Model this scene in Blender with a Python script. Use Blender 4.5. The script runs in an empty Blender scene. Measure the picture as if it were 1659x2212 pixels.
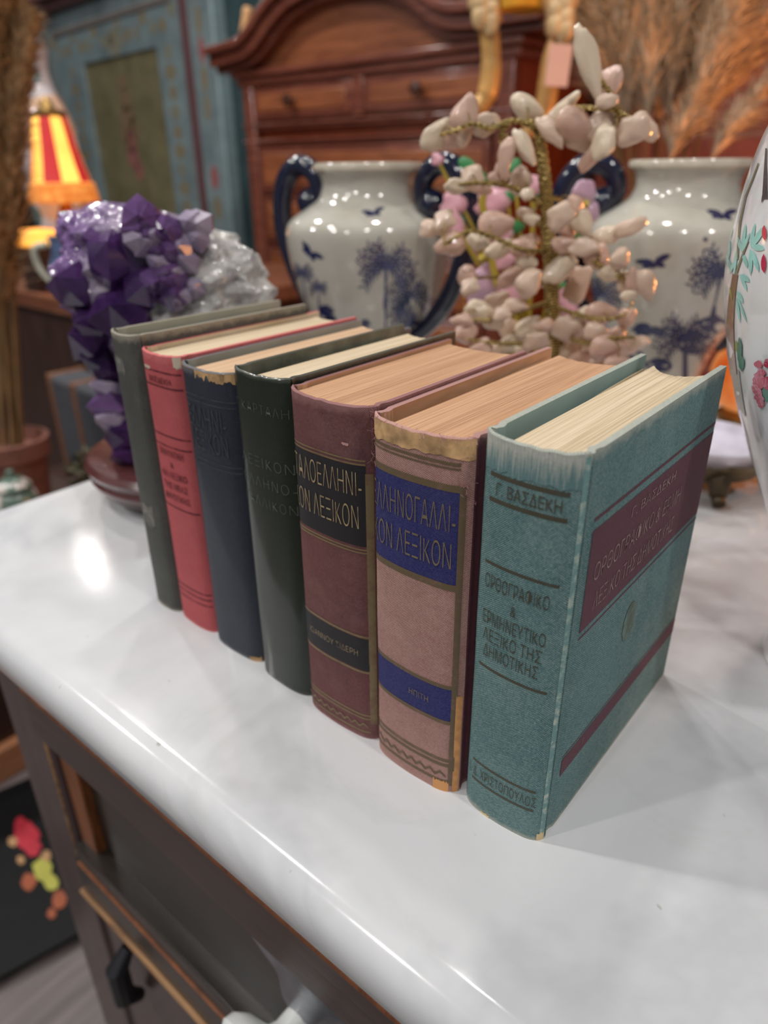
import bpy, bmesh, math, random
from mathutils import Vector, Matrix, noise
PI = math.pi
TZ = 0.86                                   # height of the marble top above the floor
sc = bpy.context.scene
COL = sc.collection

# ------------------------------------------------------------------ camera
CAM_Z = 0.27                                # lens above the marble
F_PX, CX, CY = 1526.1, 829.5, 1106.0
RT = Vector((0.76996516, 0.63802628, -0.00872476))
UP = Vector((-0.27327305, 0.34207805, 0.89905754))
FW = Vector((-0.57660688, 0.68985873, -0.43774356))
CAM = Vector((0, 0, CAM_Z))
cd = bpy.data.cameras.new('camera'); cam = bpy.data.objects.new('camera', cd); COL.objects.link(cam)
m = Matrix((RT, UP, -FW)).transposed().to_4x4(); m.translation = Vector((0, 0, CAM_Z + TZ))
cam.matrix_world = m
cd.sensor_fit = 'VERTICAL'; cd.sensor_height = 36.0; cd.lens = F_PX / 2212 * 36
cd.clip_start = 0.02; cd.clip_end = 40
cd.dof.use_dof = True; cd.dof.focus_distance = 0.302; cd.dof.aperture_fstop = 6.0
sc.camera = cam

# ------------------------------------------------------------------ world, lamps, exposure
w = bpy.data.worlds.new('world'); sc.world = w; w.use_nodes = True
w.node_tree.nodes['Background'].inputs[0].default_value = (0.93, 0.95, 1.0, 1)
w.node_tree.nodes['Background'].inputs[1].default_value = 0.20
sc.view_settings.view_transform = 'Standard'; sc.view_settings.look = 'None'
sc.view_settings.gamma = 1; sc.view_settings.exposure = -0.07
LAMPS = [  # ceiling spots: x, y, z above the table, watts, radius
    (-4.05, 1.71, 1.85, 6, .022), (-1.30, -0.30, 1.85, 12, .05), (-0.55, 0.85, 1.85, 6, .05),
    (0.35, -0.55, 1.85, 10, .05), (-2.05, 0.75, 1.85, 17, .05), (-1.10, -1.40, 1.85, 15, .05),
    (1.15, 0.15, 1.85, 14, .05), (-0.20, -1.90, 1.85, 12, .05), (-2.6, -0.9, 1.85, 26, .05), (-1.15, 1.15, 1.85, 8, .05)]  # the last spot is added to brighten the walnut chest
for i, (x, y, z, pw, r) in enumerate(LAMPS):
    l = bpy.data.lights.new('ceiling_spot', 'AREA'); l.shape = 'DISK'; l.size = 2 * r; l.energy = pw
    l.color = (1.0, 0.965, 0.925); l.spread = PI
    o = bpy.data.objects.new('ceiling_spot', l); o.location = (x, y, z + TZ); COL.objects.link(o)

# ------------------------------------------------------------------ helpers
def lin(c): return c / 12.92 if c <= .04045 else ((c + .055) / 1.055) ** 2.4
def col(r, g, b, k=1.0): return (min(1, lin(r / 255) * k), min(1, lin(g / 255) * k), min(1, lin(b / 255) * k), 1)
def ray(px, py): return FW + RT * ((px - CX) / F_PX) - UP * ((py - CY) / F_PX)
def on_y(px, py, Y): d = ray(px, py); return CAM + d * (Y / d.y)
def on_z(px, py, z=0): d = ray(px, py); return CAM + d * ((z - CAM_Z) / d.z)
def at_d(px, py, D): d = ray(px, py); return CAM + d * (D / math.hypot(d.x, d.y))   # at a level distance D

class MB:
    def __init__(s): s.v = []; s.f = []; s.m = []; s.uv = []
    def add(s, vs, fs, mi=0, uv=None):
        b = len(s.v); s.v += [tuple(v) for v in vs]
        s.uv += list(uv) if uv else [(0, 0)] * len(vs)
        for f in fs: s.f.append(tuple(b + i for i in f)); s.m.append(mi)
    def box(s, x0, x1, y0, y1, z0, z1, mi=0):
        vs = [(x, y, z) for z in (z0, z1) for y in (y0, y1) for x in (x0, x1)]
        uv = [(v[0] + v[1], v[2]) for v in vs]
        s.add(vs, [(0, 2, 3, 1), (4, 5, 7, 6), (0, 1, 5, 4), (2, 6, 7, 3), (0, 4, 6, 2), (1, 3, 7, 5)], mi, uv); return s
    def grid(s, fn, nu, nv, mi=0, uvfn=None, flip=False):
        vs = []; uv = []
        for j in range(nv + 1):
            for i in range(nu + 1):
                vs.append(fn(i / nu, j / nv)); uv.append(uvfn(i / nu, j / nv) if uvfn else (i / nu, j / nv))
        fs = []
        for j in range(nv):
            for i in range(nu):
                a = j * (nu + 1) + i; q = (a, a + 1, a + nu + 2, a + nu + 1)
                fs.append(q[::-1] if flip else q)
        s.add(vs, fs, mi, uv); return s
    def lathe(s, prof, n=40, c=(0, 0, 0), mi=0, wob=None):
        vs = []; fs = []; k = len(prof)
        for j, (r, z) in enumerate(prof):
            for i in range(n):
                a = 2 * PI * i / n; q = r * (wob(a, z) if wob else 1)
                vs.append((c[0] + q * math.cos(a), c[1] + q * math.sin(a), c[2] + z))
        for j in range(k - 1):
            for i in range(n):
                fs.append((j * n + i, j * n + (i + 1) % n, (j + 1) * n + (i + 1) % n, (j + 1) * n + i))
        if prof[0][0] > 1e-4: fs.append(tuple(range(n))[::-1])
        if prof[-1][0] > 1e-4: fs.append(tuple((k - 1) * n + i for i in range(n)))
        s.add(vs, fs, mi); return s
    def tube(s, pts, r, n=10, mi=0, flat=1.0):
        pts = [Vector(p) for p in pts]; k = len(pts)
        R = r if isinstance(r, (list, tuple)) else [r] * k
        t0 = (pts[1] - pts[0]).normalized(); a = Vector((0, 0, 1)) if abs(t0.z) < .9 else Vector((1, 0, 0))
        nrm = t0.cross(a).normalized(); vs = []; fs = []
        for i, p in enumerate(pts):
            t = (pts[min(i + 1, k - 1)] - pts[max(i - 1, 0)]).normalized()
            nrm = (nrm - t * nrm.dot(t)); nrm = nrm.normalized() if nrm.length > 1e-6 else t.orthogonal().normalized()
            b = t.cross(nrm)
            for q in range(n):
                g = 2 * PI * q / n
                vs.append(p + nrm * math.cos(g) * R[i] + b * math.sin(g) * R[i] * flat)
        for i in range(k - 1):
            for q in range(n):
                fs.append((i * n + q, i * n + (q + 1) % n, (i + 1) * n + (q + 1) % n, (i + 1) * n + q))
        fs.append(tuple(range(n))[::-1]); fs.append(tuple((k - 1) * n + q for q in range(n)))
        s.add(vs, fs, mi); return s
    def ball(s, c, r, mi=0, nu=16, nv=10):
        if not isinstance(r, (tuple, list)): r = (r, r, r)
        vs = []; fs = []
        for j in range(nv + 1):
            t = PI * j / nv
            for i in range(nu):
                a = 2 * PI * i / nu
                vs.append((c[0] + r[0] * math.sin(t) * math.cos(a), c[1] + r[1] * math.sin(t) * math.sin(a), c[2] - r[2] * math.cos(t)))
        for j in range(nv):
            for i in range(nu):
                fs.append((j * nu + i, j * nu + (i + 1) % nu, (j + 1) * nu + (i + 1) % nu, (j + 1) * nu + i))
        s.add(vs, fs, mi); return s
    def prism(s, poly, y0, y1, mi=0):
        """polygon of (x, z) extruded along y"""
        n = len(poly); vs = [(x, y0, z) for x, z in poly] + [(x, y1, z) for x, z in poly]
        fs = [tuple(range(n)), tuple(range(2 * n - 1, n - 1, -1))] + [(i, i + n, (i + 1) % n + n, (i + 1) % n) for i in range(n)]
        s.add(vs, fs, mi); return s
    def build(s, name, mats, parent=None, loc=(0, 0, 0), smooth=.6, bevel=0, seg=2, merge=False):
        me = bpy.data.meshes.new(name); me.from_pydata(s.v, [], s.f)
        if not isinstance(mats, (list, tuple)): mats = [mats]
        for mm in mats: me.materials.append(mm)
        me.polygons.foreach_set('material_index', s.m)
        ul = me.uv_layers.new(name='UVMap')
        for l in me.loops: ul.data[l.index].uv = s.uv[l.vertex_index]
        bm = bmesh.new(); bm.from_mesh(me)
        if merge: bmesh.ops.remove_doubles(bm, verts=bm.verts, dist=1e-6)
        bmesh.ops.recalc_face_normals(bm, faces=bm.faces); bm.to_mesh(me); bm.free()
        if smooth:
            me.polygons.foreach_set('use_smooth', [True] * len(me.polygons))
            me.set_sharp_from_angle(angle=smooth)
        o = bpy.data.objects.new(name, me); COL.objects.link(o); o.location = loc
        if parent: o.parent = parent
        if bevel:
            b = o.modifiers.new('bevel', 'BEVEL'); b.width = bevel; b.segments = seg; b.limit_method = 'ANGLE'; b.angle_limit = .7
        return o

def tag(o, label, cat, group=None, kind=None):
    o['label'] = label; o['category'] = cat
    if group: o['group'] = group
    if kind: o['kind'] = kind
    return o
def thing(name, label, cat, loc=(0, 0, 0), rz=0, group=None):
    o = bpy.data.objects.new(name, None); COL.objects.link(o); o.empty_display_size = .05
    o.location = (loc[0], loc[1], loc[2] + TZ); o.rotation_euler = (0, 0, rz)
    return tag(o, label, cat, group)
def smoothpath(pts, n=8):
    P = [Vector(p) for p in pts]; out = []
    for i in range(len(P) - 1):
        a, b, c, d = P[max(i - 1, 0)], P[i], P[i + 1], P[min(i + 2, len(P) - 1)]
        for k in range(n):
            t = k / n
            out.append(.5 * ((2 * b) + (c - a) * t + (2 * a - 5 * b + 4 * c - d) * t * t + (3 * b - a - 3 * c + d) * t ** 3))
    out.append(P[-1]); return out

# ------------------------------------------------------------------ materials
class NT:
    def __init__(s, name):
        s.mat = bpy.data.materials.new(name); s.mat.use_nodes = True; s.t = s.mat.node_tree
        s.b = s.t.nodes['Principled BSDF']; s.tc = s.t.nodes.new('ShaderNodeTexCoord')
    def n(s, typ, **kw):
        nd = s.t.nodes.new(typ)
        for k, v in kw.items(): setattr(nd, k, v)
        return nd
    def put(s, sock, v):
        if hasattr(v, 'links') or isinstance(v, bpy.types.NodeSocket): s.t.links.new(v, sock)
        else: sock.default_value = v
    def set(s, **kw):
        for k, v in kw.items(): s.put(s.b.inputs[k.replace('_', ' ')], v)
        return s
    def vec(s, kind='Object', scale=(1, 1, 1), rot=(0, 0, 0)):
        mp = s.n('ShaderNodeMapping'); s.t.links.new(s.tc.outputs[kind], mp.inputs['Vector'])
        mp.inputs['Scale'].default_value = scale; mp.inputs['Rotation'].default_value = rot; return mp.outputs[0]
    def noise(s, scale, detail=4, rough=.55, vec=None, dist=0):
        nd = s.n('ShaderNodeTexNoise'); nd.inputs['Scale'].default_value = scale; nd.inputs['Detail'].default_value = detail
        nd.inputs['Roughness'].default_value = rough; nd.inputs['Distortion'].default_value = dist
        s.t.links.new(vec if vec is not None else s.tc.outputs['Object'], nd.inputs['Vector']); return nd.outputs['Fac']
    def voro(s, scale, vec=None, feature='F1', out='Distance'):
        nd = s.n('ShaderNodeTexVoronoi', feature=feature); nd.inputs['Scale'].default_value = scale
        s.t.links.new(vec if vec is not None else s.tc.outputs['Object'], nd.inputs['Vector']); return nd.outputs[out]
    def wave(s, scale, vec, dist=0, axis='X', detail=2, dscale=1):
        nd = s.n('ShaderNodeTexWave', bands_direction=axis); nd.inputs['Scale'].default_value = scale
        nd.inputs['Distortion'].default_value = dist; nd.inputs['Detail'].default_value = detail; nd.inputs['Detail Scale'].default_value = dscale
        s.t.links.new(vec, nd.inputs['Vector']); return nd.outputs['Fac']
    def ramp(s, fac, stops):
        nd = s.n('ShaderNodeValToRGB'); e = nd.color_ramp.elements
        while len(e) < len(stops): e.new(.5)
        for i, (p, c) in enumerate(stops): e[i].position = p; e[i].color = c if len(c) == 4 else (*c, 1)
        s.put(nd.inputs[0], fac); return nd.outputs[0]
    def step(s, fac, a, b):
        nd = s.n('ShaderNodeMapRange'); s.put(nd.inputs[0], fac); nd.inputs[1].default_value = a; nd.inputs[2].default_value = b; return nd.outputs[0]
    def math(s, op, a, b=0):
        nd = s.n('ShaderNodeMath', operation=op); s.put(nd.inputs[0], a); s.put(nd.inputs[1], b); return nd.outputs[0]
    def mix(s, fac, a, b, mode='MIX'):
        nd = s.n('ShaderNodeMix', data_type='RGBA', blend_type=mode); s.put(nd.inputs[0], fac); s.put(nd.inputs[6], a); s.put(nd.inputs[7], b); return nd.outputs[2]
    def bump(s, h, strength=.5, dist=.001):
        nd = s.n('ShaderNodeBump'); nd.inputs['Strength'].default_value = strength; nd.inputs['Distance'].default_value = dist
        s.put(nd.inputs['Height'], h); s.t.links.new(nd.outputs[0], s.b.inputs['Normal']); return s
    def sep(s, kind='UV'):
        nd = s.n('ShaderNodeSeparateXYZ'); s.t.links.new(s.tc.outputs[kind], nd.inputs[0]); return nd.outputs

def plain(name, c, rough=.5, metal=0, var=.12, scale=30, coat=0, spec=.5):
    t = NT(name); n = t.noise(scale, 5)
    d = tuple(x * (1 - var) for x in c[:3]) + (1,); l = tuple(min(1, x * (1 + var)) for x in c[:3]) + (1,)
    t.set(Base_Color=t.ramp(n, [(.3, d), (.7, l)]), Roughness=rough, Metallic=metal, Coat_Weight=coat, Coat_Roughness=.1, Specular_IOR_Level=spec)
    t.bump(n, .15, .002); return t.mat
def wood(name, c1, c2, rough=.4, axis='X', scale=6, coat=.2, bump=.2):
    t = NT(name); st = {'X': (1, 9, 9), 'Y': (9, 1, 9), 'Z': (9, 9, 1)}[axis]
    v = t.vec('Object', tuple(k * scale for k in st)); n = t.noise(1, 7, .6, v, 1.2); g = t.noise(2.2, 3, .5)
    c = t.ramp(n, [(.28, c1), (.72, c2)]); c = t.mix(t.step(g, .35, .75), c, t.mix(.45, c, c1))
    t.set(Base_Color=c, Roughness=t.math('ADD', t.math('MULTIPLY', n, .15), rough - .07), Coat_Weight=coat, Coat_Roughness=.15)
    t.bump(n, bump, .002); return t.mat
def cloth(name, base, light, wear, h, p=.0011, wear_amt=.5, rough=.75, coat=0, dark=None, fade=.3, bstr=.5, top=.010, weave=.55):
    """book cloth: woven threads, rubbed patches, frayed along the top and bottom edge.  UV is in metres."""
    t = NT(name); uv = t.sep('UV'); wob = t.math('MULTIPLY', t.noise(60, 3), .0015)
    a = t.math('SINE', t.math('MULTIPLY', t.math('ADD', uv[0], wob), 2 * PI / p)); b = t.math('SINE', t.math('MULTIPLY', t.math('ADD', uv[1], wob), 2 * PI / (p * .85)))
    wv = t.math('ADD', t.math('MULTIPLY', t.math('MULTIPLY', a, b), .5), .5)
    thr = t.math('MULTIPLY', t.step(wv, .45, .95), t.step(t.noise(900, 2), .35, .65))
    big = t.noise(16, 4, .6); c = t.mix(t.step(big, .35, .7), base, dark if dark else tuple(x * .72 for x in base[:3]) + (1,))
    c = t.mix(t.math('MULTIPLY', t.step(t.noise(34, 5, .65), .48, .8), fade), c, light)
    c = t.mix(t.math('MULTIPLY', thr, weave), c, light)
    spk = t.step(t.noise(1400, 1, .5), .68, .78); c = t.mix(t.math('MULTIPLY', spk, weave * .6), c, light)
    edge = t.math('MAXIMUM', t.step(uv[1], h - top, h), t.step(uv[1], .006, .0))
    rub = t.step(t.math('ADD', t.math('MULTIPLY', edge, .75), t.math('MULTIPLY', t.noise(160, 5, .7), .62)), .72, 1.0)
    c = t.mix(t.math('MULTIPLY', rub, wear_amt), c, wear)
    sv = t.vec('UV', (900, 60, 1)); scr = t.step(t.noise(1, 2, .5, sv), .73, .8)
    c = t.mix(t.math('MULTIPLY', scr, .25), c, light)
    t.set(Base_Color=c, Roughness=rough, Coat_Weight=coat, Coat_Roughness=.13, Specular_IOR_Level=.25)
    t.bump(t.math('ADD', wv, t.math('MULTIPLY', t.noise(300, 3), .6)), bstr, .00022); return t.mat
def worn_ink(name, ink, under, rough=.5, amt=.4, metal=0):
    t = NT(name); k = t.step(t.noise(170, 4, .65), .62 - amt * .35, .70 - amt * .2)
    t.set(Base_Color=t.mix(t.math('MULTIPLY', k, amt * 1.4), ink, under), Roughness=rough, Metallic=metal)
    t.bump(t.noise(600, 2), .3, .0002); return t.mat
def pages(name, c1, c2, axis=0):
    t = NT(name); v = t.vec('Object', (1500, 14, 60)); n = t.noise(1, 3, .6, v, .2); v2 = t.vec('Object', (330, 5, 20)); n2 = t.noise(1, 3, .6, v2)
    k = t.math('ADD', t.math('MULTIPLY', n, .6), t.math('MULTIPLY', n2, .4))
    c = t.ramp(k, [(.30, tuple(x * .62 for x in c2[:3]) + (1,)), (.45, c2), (.62, c1)])
    c = t.mix(t.math('MULTIPLY', t.step(t.noise(40, 4), .55, .8), .3), c, c2)
    t.set(Base_Color=c, Roughness=.85, Specular_IOR_Level=.2); t.bump(k, .6, .0006); return t.mat

M_wall = plain('dark_plaster', col(38, 32, 30), .9)
M_floor = NT('grey_planks')
_v = M_floor.vec('Object', (1, 1, 1), (0, 0, .5)); _pl = M_floor.vec('Object', (60, 4, 1), (0, 0, .9)); _n = M_floor.noise(1, 5, .6, _pl)
M_floor.set(Base_Color=M_floor.ramp(_n, [(.3, col(78, 70, 70)), (.7, col(122, 112, 110))]), Roughness=.5); M_floor = M_floor.mat
def brick_mat():
    t = NT('red_brick'); b = t.n('ShaderNodeTexBrick'); mp = t.vec('Object', (1, 1, 1), (PI / 2, 0, 0)); t.t.links.new(mp, b.inputs['Vector'])
    b.inputs['Scale'].default_value = 1; b.inputs['Brick Width'].default_value = .21; b.inputs['Row Height'].default_value = .075; b.inputs['Mortar Size'].default_value = .006
    b.inputs['Color1'].default_value = col(126, 56, 44); b.inputs['Color2'].default_value = col(100, 46, 40); b.inputs['Mortar'].default_value = col(128, 100, 86)
    t.set(Base_Color=t.mix(.35, b.outputs[0], t.ramp(t.noise(18, 4), [(.3, col(90, 40, 30)), (.7, col(165, 85, 60))])), Roughness=.85); t.bump(b.outputs['Fac'], -.6, .01); return t.mat
def marble_mat():
    t = NT('white_marble'); n1 = t.noise(5, 6, .6, None, .6); n2 = t.noise(2.2, 5, .6, None, 1.4)
    c = t.ramp(n1, [(.3, col(194, 196, 199)), (.7, col(216, 217, 219))])
    vein = t.ramp(n2, [(.44, (0, 0, 0, 1)), (.5, (1, 1, 1, 1)), (.56, (0, 0, 0, 1))])
    c = t.mix(t.math('MULTIPLY', vein, .24), c, col(150, 153, 158))
    c = t.mix(t.math('MULTIPLY', t.step(t.noise(11, 5, .7, None, .8), .58, .75), .28), c, col(176, 178, 174))
    c = t.mix(t.math('MULTIPLY', t.step(t.noise(38, 3, .5), .72, .80), .45), c, col(172, 166, 140))
    c = t.mix(t.math('MULTIPLY', t.step(t.noise(120, 2, .5), .76, .82), .5), c, col(120, 116, 105))
    t.set(Base_Color=c, Roughness=t.ramp(t.noise(26, 4), [(.3, (.09,) * 3), (.7, (.16,) * 3)]), Specular_IOR_Level=.5, Subsurface_Weight=.05, Subsurface_Radius=(.01, .01, .01))
    t.bump(t.noise(60, 4), .05, .001); return t.mat
M_marble = marble_mat()
M_brick = brick_mat()
M_dkwood = wood('dark_lacquered_wood', col(44, 30, 27), col(76, 55, 49), .34, 'X', 7, .2)
M_dkwoodz = wood('dark_lacquered_wood_upright', col(58, 43, 42), col(92, 74, 72), .42, 'Z', 7, .3)
M_panel = wood('smoky_panel', col(30, 26, 23), col(54, 47, 41), .3, 'X', 5, .15, .08)
M_orwood = wood('worn_orange_wood', col(96, 50, 22), col(160, 96, 52), .5, 'Z', 8, .1)
M_chip = wood('bare_chipped_wood', col(84, 52, 34), col(206, 160, 112), .6, 'X', 9, 0)
M_chestwood = wood('polished_walnut', col(110, 60, 38), col(172, 106, 68), .30, 'X', 4, .5, .1)
M_chestdark = wood('polished_walnut_moulding', col(86, 42, 32), col(140, 82, 64), .26, 'X', 6, .6, .1)
M_chestside = wood('red_walnut_side', col(110, 46, 20), col(160, 74, 36), .35, 'Z', 5, .4, .1)
M_porc = plain('white_porcelain', col(232, 234, 232), .12, 0, .02, 10, .4)
M_navy = plain('navy_glaze', col(16, 22, 46), .10, 0, .3, 12, .6)
M_glass_blue = plain('painted_blue', col(52, 60, 92), .16, 0, .5, 90, .5)
M_brass = plain('brass', col(150, 120, 70), .35, .9, .2, 40)
M_reflection = plain('reflection_metal', col(150, 152, 160), .22, .9, .2, 60)

# ------------------------------------------------------------------ room
def struct(o): o['kind'] = 'structure'; return o
struct(MB().box(-6, 3.2, -3.2, 3.3, -.05, 0).build('floor', M_floor))
struct(MB().box(-6, 3.2, 3.2, 3.3, 0, 2.9).build('wall_back', M_wall))
struct(MB().box(-6.1, -6, -3.2, 3.3, 0, 2.9).build('wall_left', M_wall))
struct(MB().box(-.98, 3.2, 2.15, 3.2, 0, 2.9).build('wall_right', M_brick))

# ------------------------------------------------------------------ dresser with the marble top
dr = thing('dresser', 'dark lacquered dresser with a white marble top, carrying the row of books', 'dresser', (0, .16, -TZ))
H0 = TZ
def marble_top():
    mb = MB(); X0, X1, Y0, Y1 = -.637, 1.25, -.036, .80; r = .03
    def ring(ins, z):
        pts = []
        for cx_, cy_, a0 in ((X0 + r, Y0 + r, PI), (X1 - r, Y0 + r, 1.5 * PI), (X1 - r, Y1 - r, 0), (X0 + r, Y1 - r, .5 * PI)):
            for k in range(7):
                a = a0 + k * PI / 12; pts.append((cx_ + (r - ins) * math.cos(a), cy_ + (r - ins) * math.sin(a), H0 + z))
        return pts
    prof = [(.005, -.029), (.0015, -.0275), (0, -.025), (0, -.017)]
    R = .017
    for k in range(1, 11):
        a = k * PI / 20; prof.append((R * (1 - math.cos(a)), -R + R * math.sin(a)))
    rings = [ring(i, z) for i, z in prof]; n = len(rings[0]); vs = [v for q in rings for v in q]; fs = []
    for j in range(len(rings) - 1):
        for i in range(n): fs.append((j * n + i, j * n + (i + 1) % n, (j + 1) * n + (i + 1) % n, (j + 1) * n + i))
    fs.append(tuple((len(rings) - 1) * n + i for i in range(n))); fs.append(tuple(range(n))[::-1])
    mb.add(vs, fs); return mb
mt = marble_top().build('marble_top', M_marble, dr); mt['label'] = 'white marble slab with rounded edge'
FX0 = -.575                                     # left front corner of the body
def dz(z): return H0 + z
MB().box(FX0 + .03, 1.2, .03, .74, .06, dz(-.029)).build('carcass', M_dkwood, dr)
MB().box(FX0, FX0 + .078, .0, .05, 0, dz(-.029)).build('corner_post', M_dkwoodz, dr, bevel=.004)
MB().box(FX0 + .070, FX0 + .0745, -.0015, .02, dz(-.30), dz(-.03)).build('worn_edge', M_chip, dr, bevel=.002)
MB().box(FX0 + .080, FX0 + .108, .004, .03, dz(-.270), dz(-.029)).build('drawer_stile', M_orwood, dr, bevel=.002)
rail = MB(); rail.box(FX0 + .078, 1.2, -.008, .03, dz(-.138), dz(-.0945)); rail.box(FX0 + .078, 1.2, -.0095, .03, dz(-.0945), dz(-.0895), 1); rail.box(FX0 + .078, 1.2, -.008, .03, dz(-.0895), dz(-.029))
rail.build('top_rail', [M_dkwood, M_orwood], dr, bevel=.0015)
MB().box(FX0 + .106, 1.2, .012, .03, dz(-.272), dz(-.136)).build('drawer_front', M_panel, dr)
mo = MB(); mo.box(FX0 + .082, 1.2, -.004, .03, dz(-.288), dz(-.268)); mo.box(FX0 + .082, 1.2, -.0060, .03, dz(-.2905), dz(-.2885), 1)
mo.box(FX0 + .074, 1.2, -.0035, .03, dz(-.3355), dz(-.2905), 0); mo.box(FX0 + .070, 1.2, -.007, .03, dz(-.340), dz(-.3355), 2)
mo.build('moulding', [M_panel, M_orwood, M_chip], dr, bevel=.0012)
MB().box(FX0 + .074, 1.2, .004, .03, dz(-.75), dz(-.340)).build('lower_drawer', M_dkwoodz, dr)
hp = MB(); hp.tube([(-.438, -.002, dz(-.43)), (-.438, -.014, dz(-.415)), (-.438, -.014, dz(-.375)), (-.438, -.002, dz(-.36))], [.006, .009, .009, .006], 10)
hp.lathe([(.0001, 0), (.03, 0), (.03, .003), (.024, .004), (.0001, .004)], 28)
hp2 = MB().tube([(-.438, -.002, dz(-.43)), (-.438, -.016, dz(-.415)), (-.438, -.016, dz(-.375)), (-.438, -.002, dz(-.36))], [.006, .010, .010, .006], 10)
hp2.build('lower_handle', plain('blackened_iron', col(24, 24, 30), .4), dr)
# pewter plate with a lobed outline, added to imitate a reflection in the varnish, and the white porcelain knob in front of it
pl = []
for k in range(48):
    a = 2 * PI * k / 48; rr = .05 * (1 + .16 * math.cos(6 * a)); pl.append((-.190 + rr * 1.15 * math.cos(a), dz(-.168) + rr * math.sin(a)))
MB().prism(pl, .006, .0125).build('reflection_plate', M_reflection, dr, bevel=.001)
kp = MB()
kprof = [(.010, 0), (.010, .012), (.013, .018), (.024, .024), (.030, .031), (.031, .037), (.027, .043), (.016, .047), (.0001, .048)]
kp.lathe(kprof, 60, wob=lambda a, z: 1 + (.13 * math.cos(5 * a + .6) if z > .02 else 0))
kn = kp.build('porcelain_knob', M_porc, dr, loc=(-.216, .008, dz(-.224))); kn.rotation_euler = (PI / 2, 0, 0); kn['label'] = 'white lobed porcelain knob'

# ------------------------------------------------------------------ books
FONT_N = [0]
def letters(txt, size, xs=1.0, thin=0.0, align='CENTER', sp=1.0):
    cu = bpy.data.curves.new('t', 'FONT'); cu.body = txt.replace('\u039a', 'K'); cu.size = size; cu.align_x = align; cu.align_y = 'CENTER'; cu.offset = thin; cu.space_character = sp; cu.resolution_u = 3
    o = bpy.data.objects.new('t', cu); COL.objects.link(o)
    dg = bpy.context.evaluated_depsgraph_get(); me = bpy.data.meshes.new_from_object(o.evaluated_get(dg))
    vs = [(v.co.x * xs, v.co.y) for v in me.vertices]; fs = [tuple(p.vertices) for p in me.polygons]
    bpy.data.objects.remove(o); bpy.data.curves.remove(cu); bpy.data.meshes.remove(me)
    return vs, fs

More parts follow.
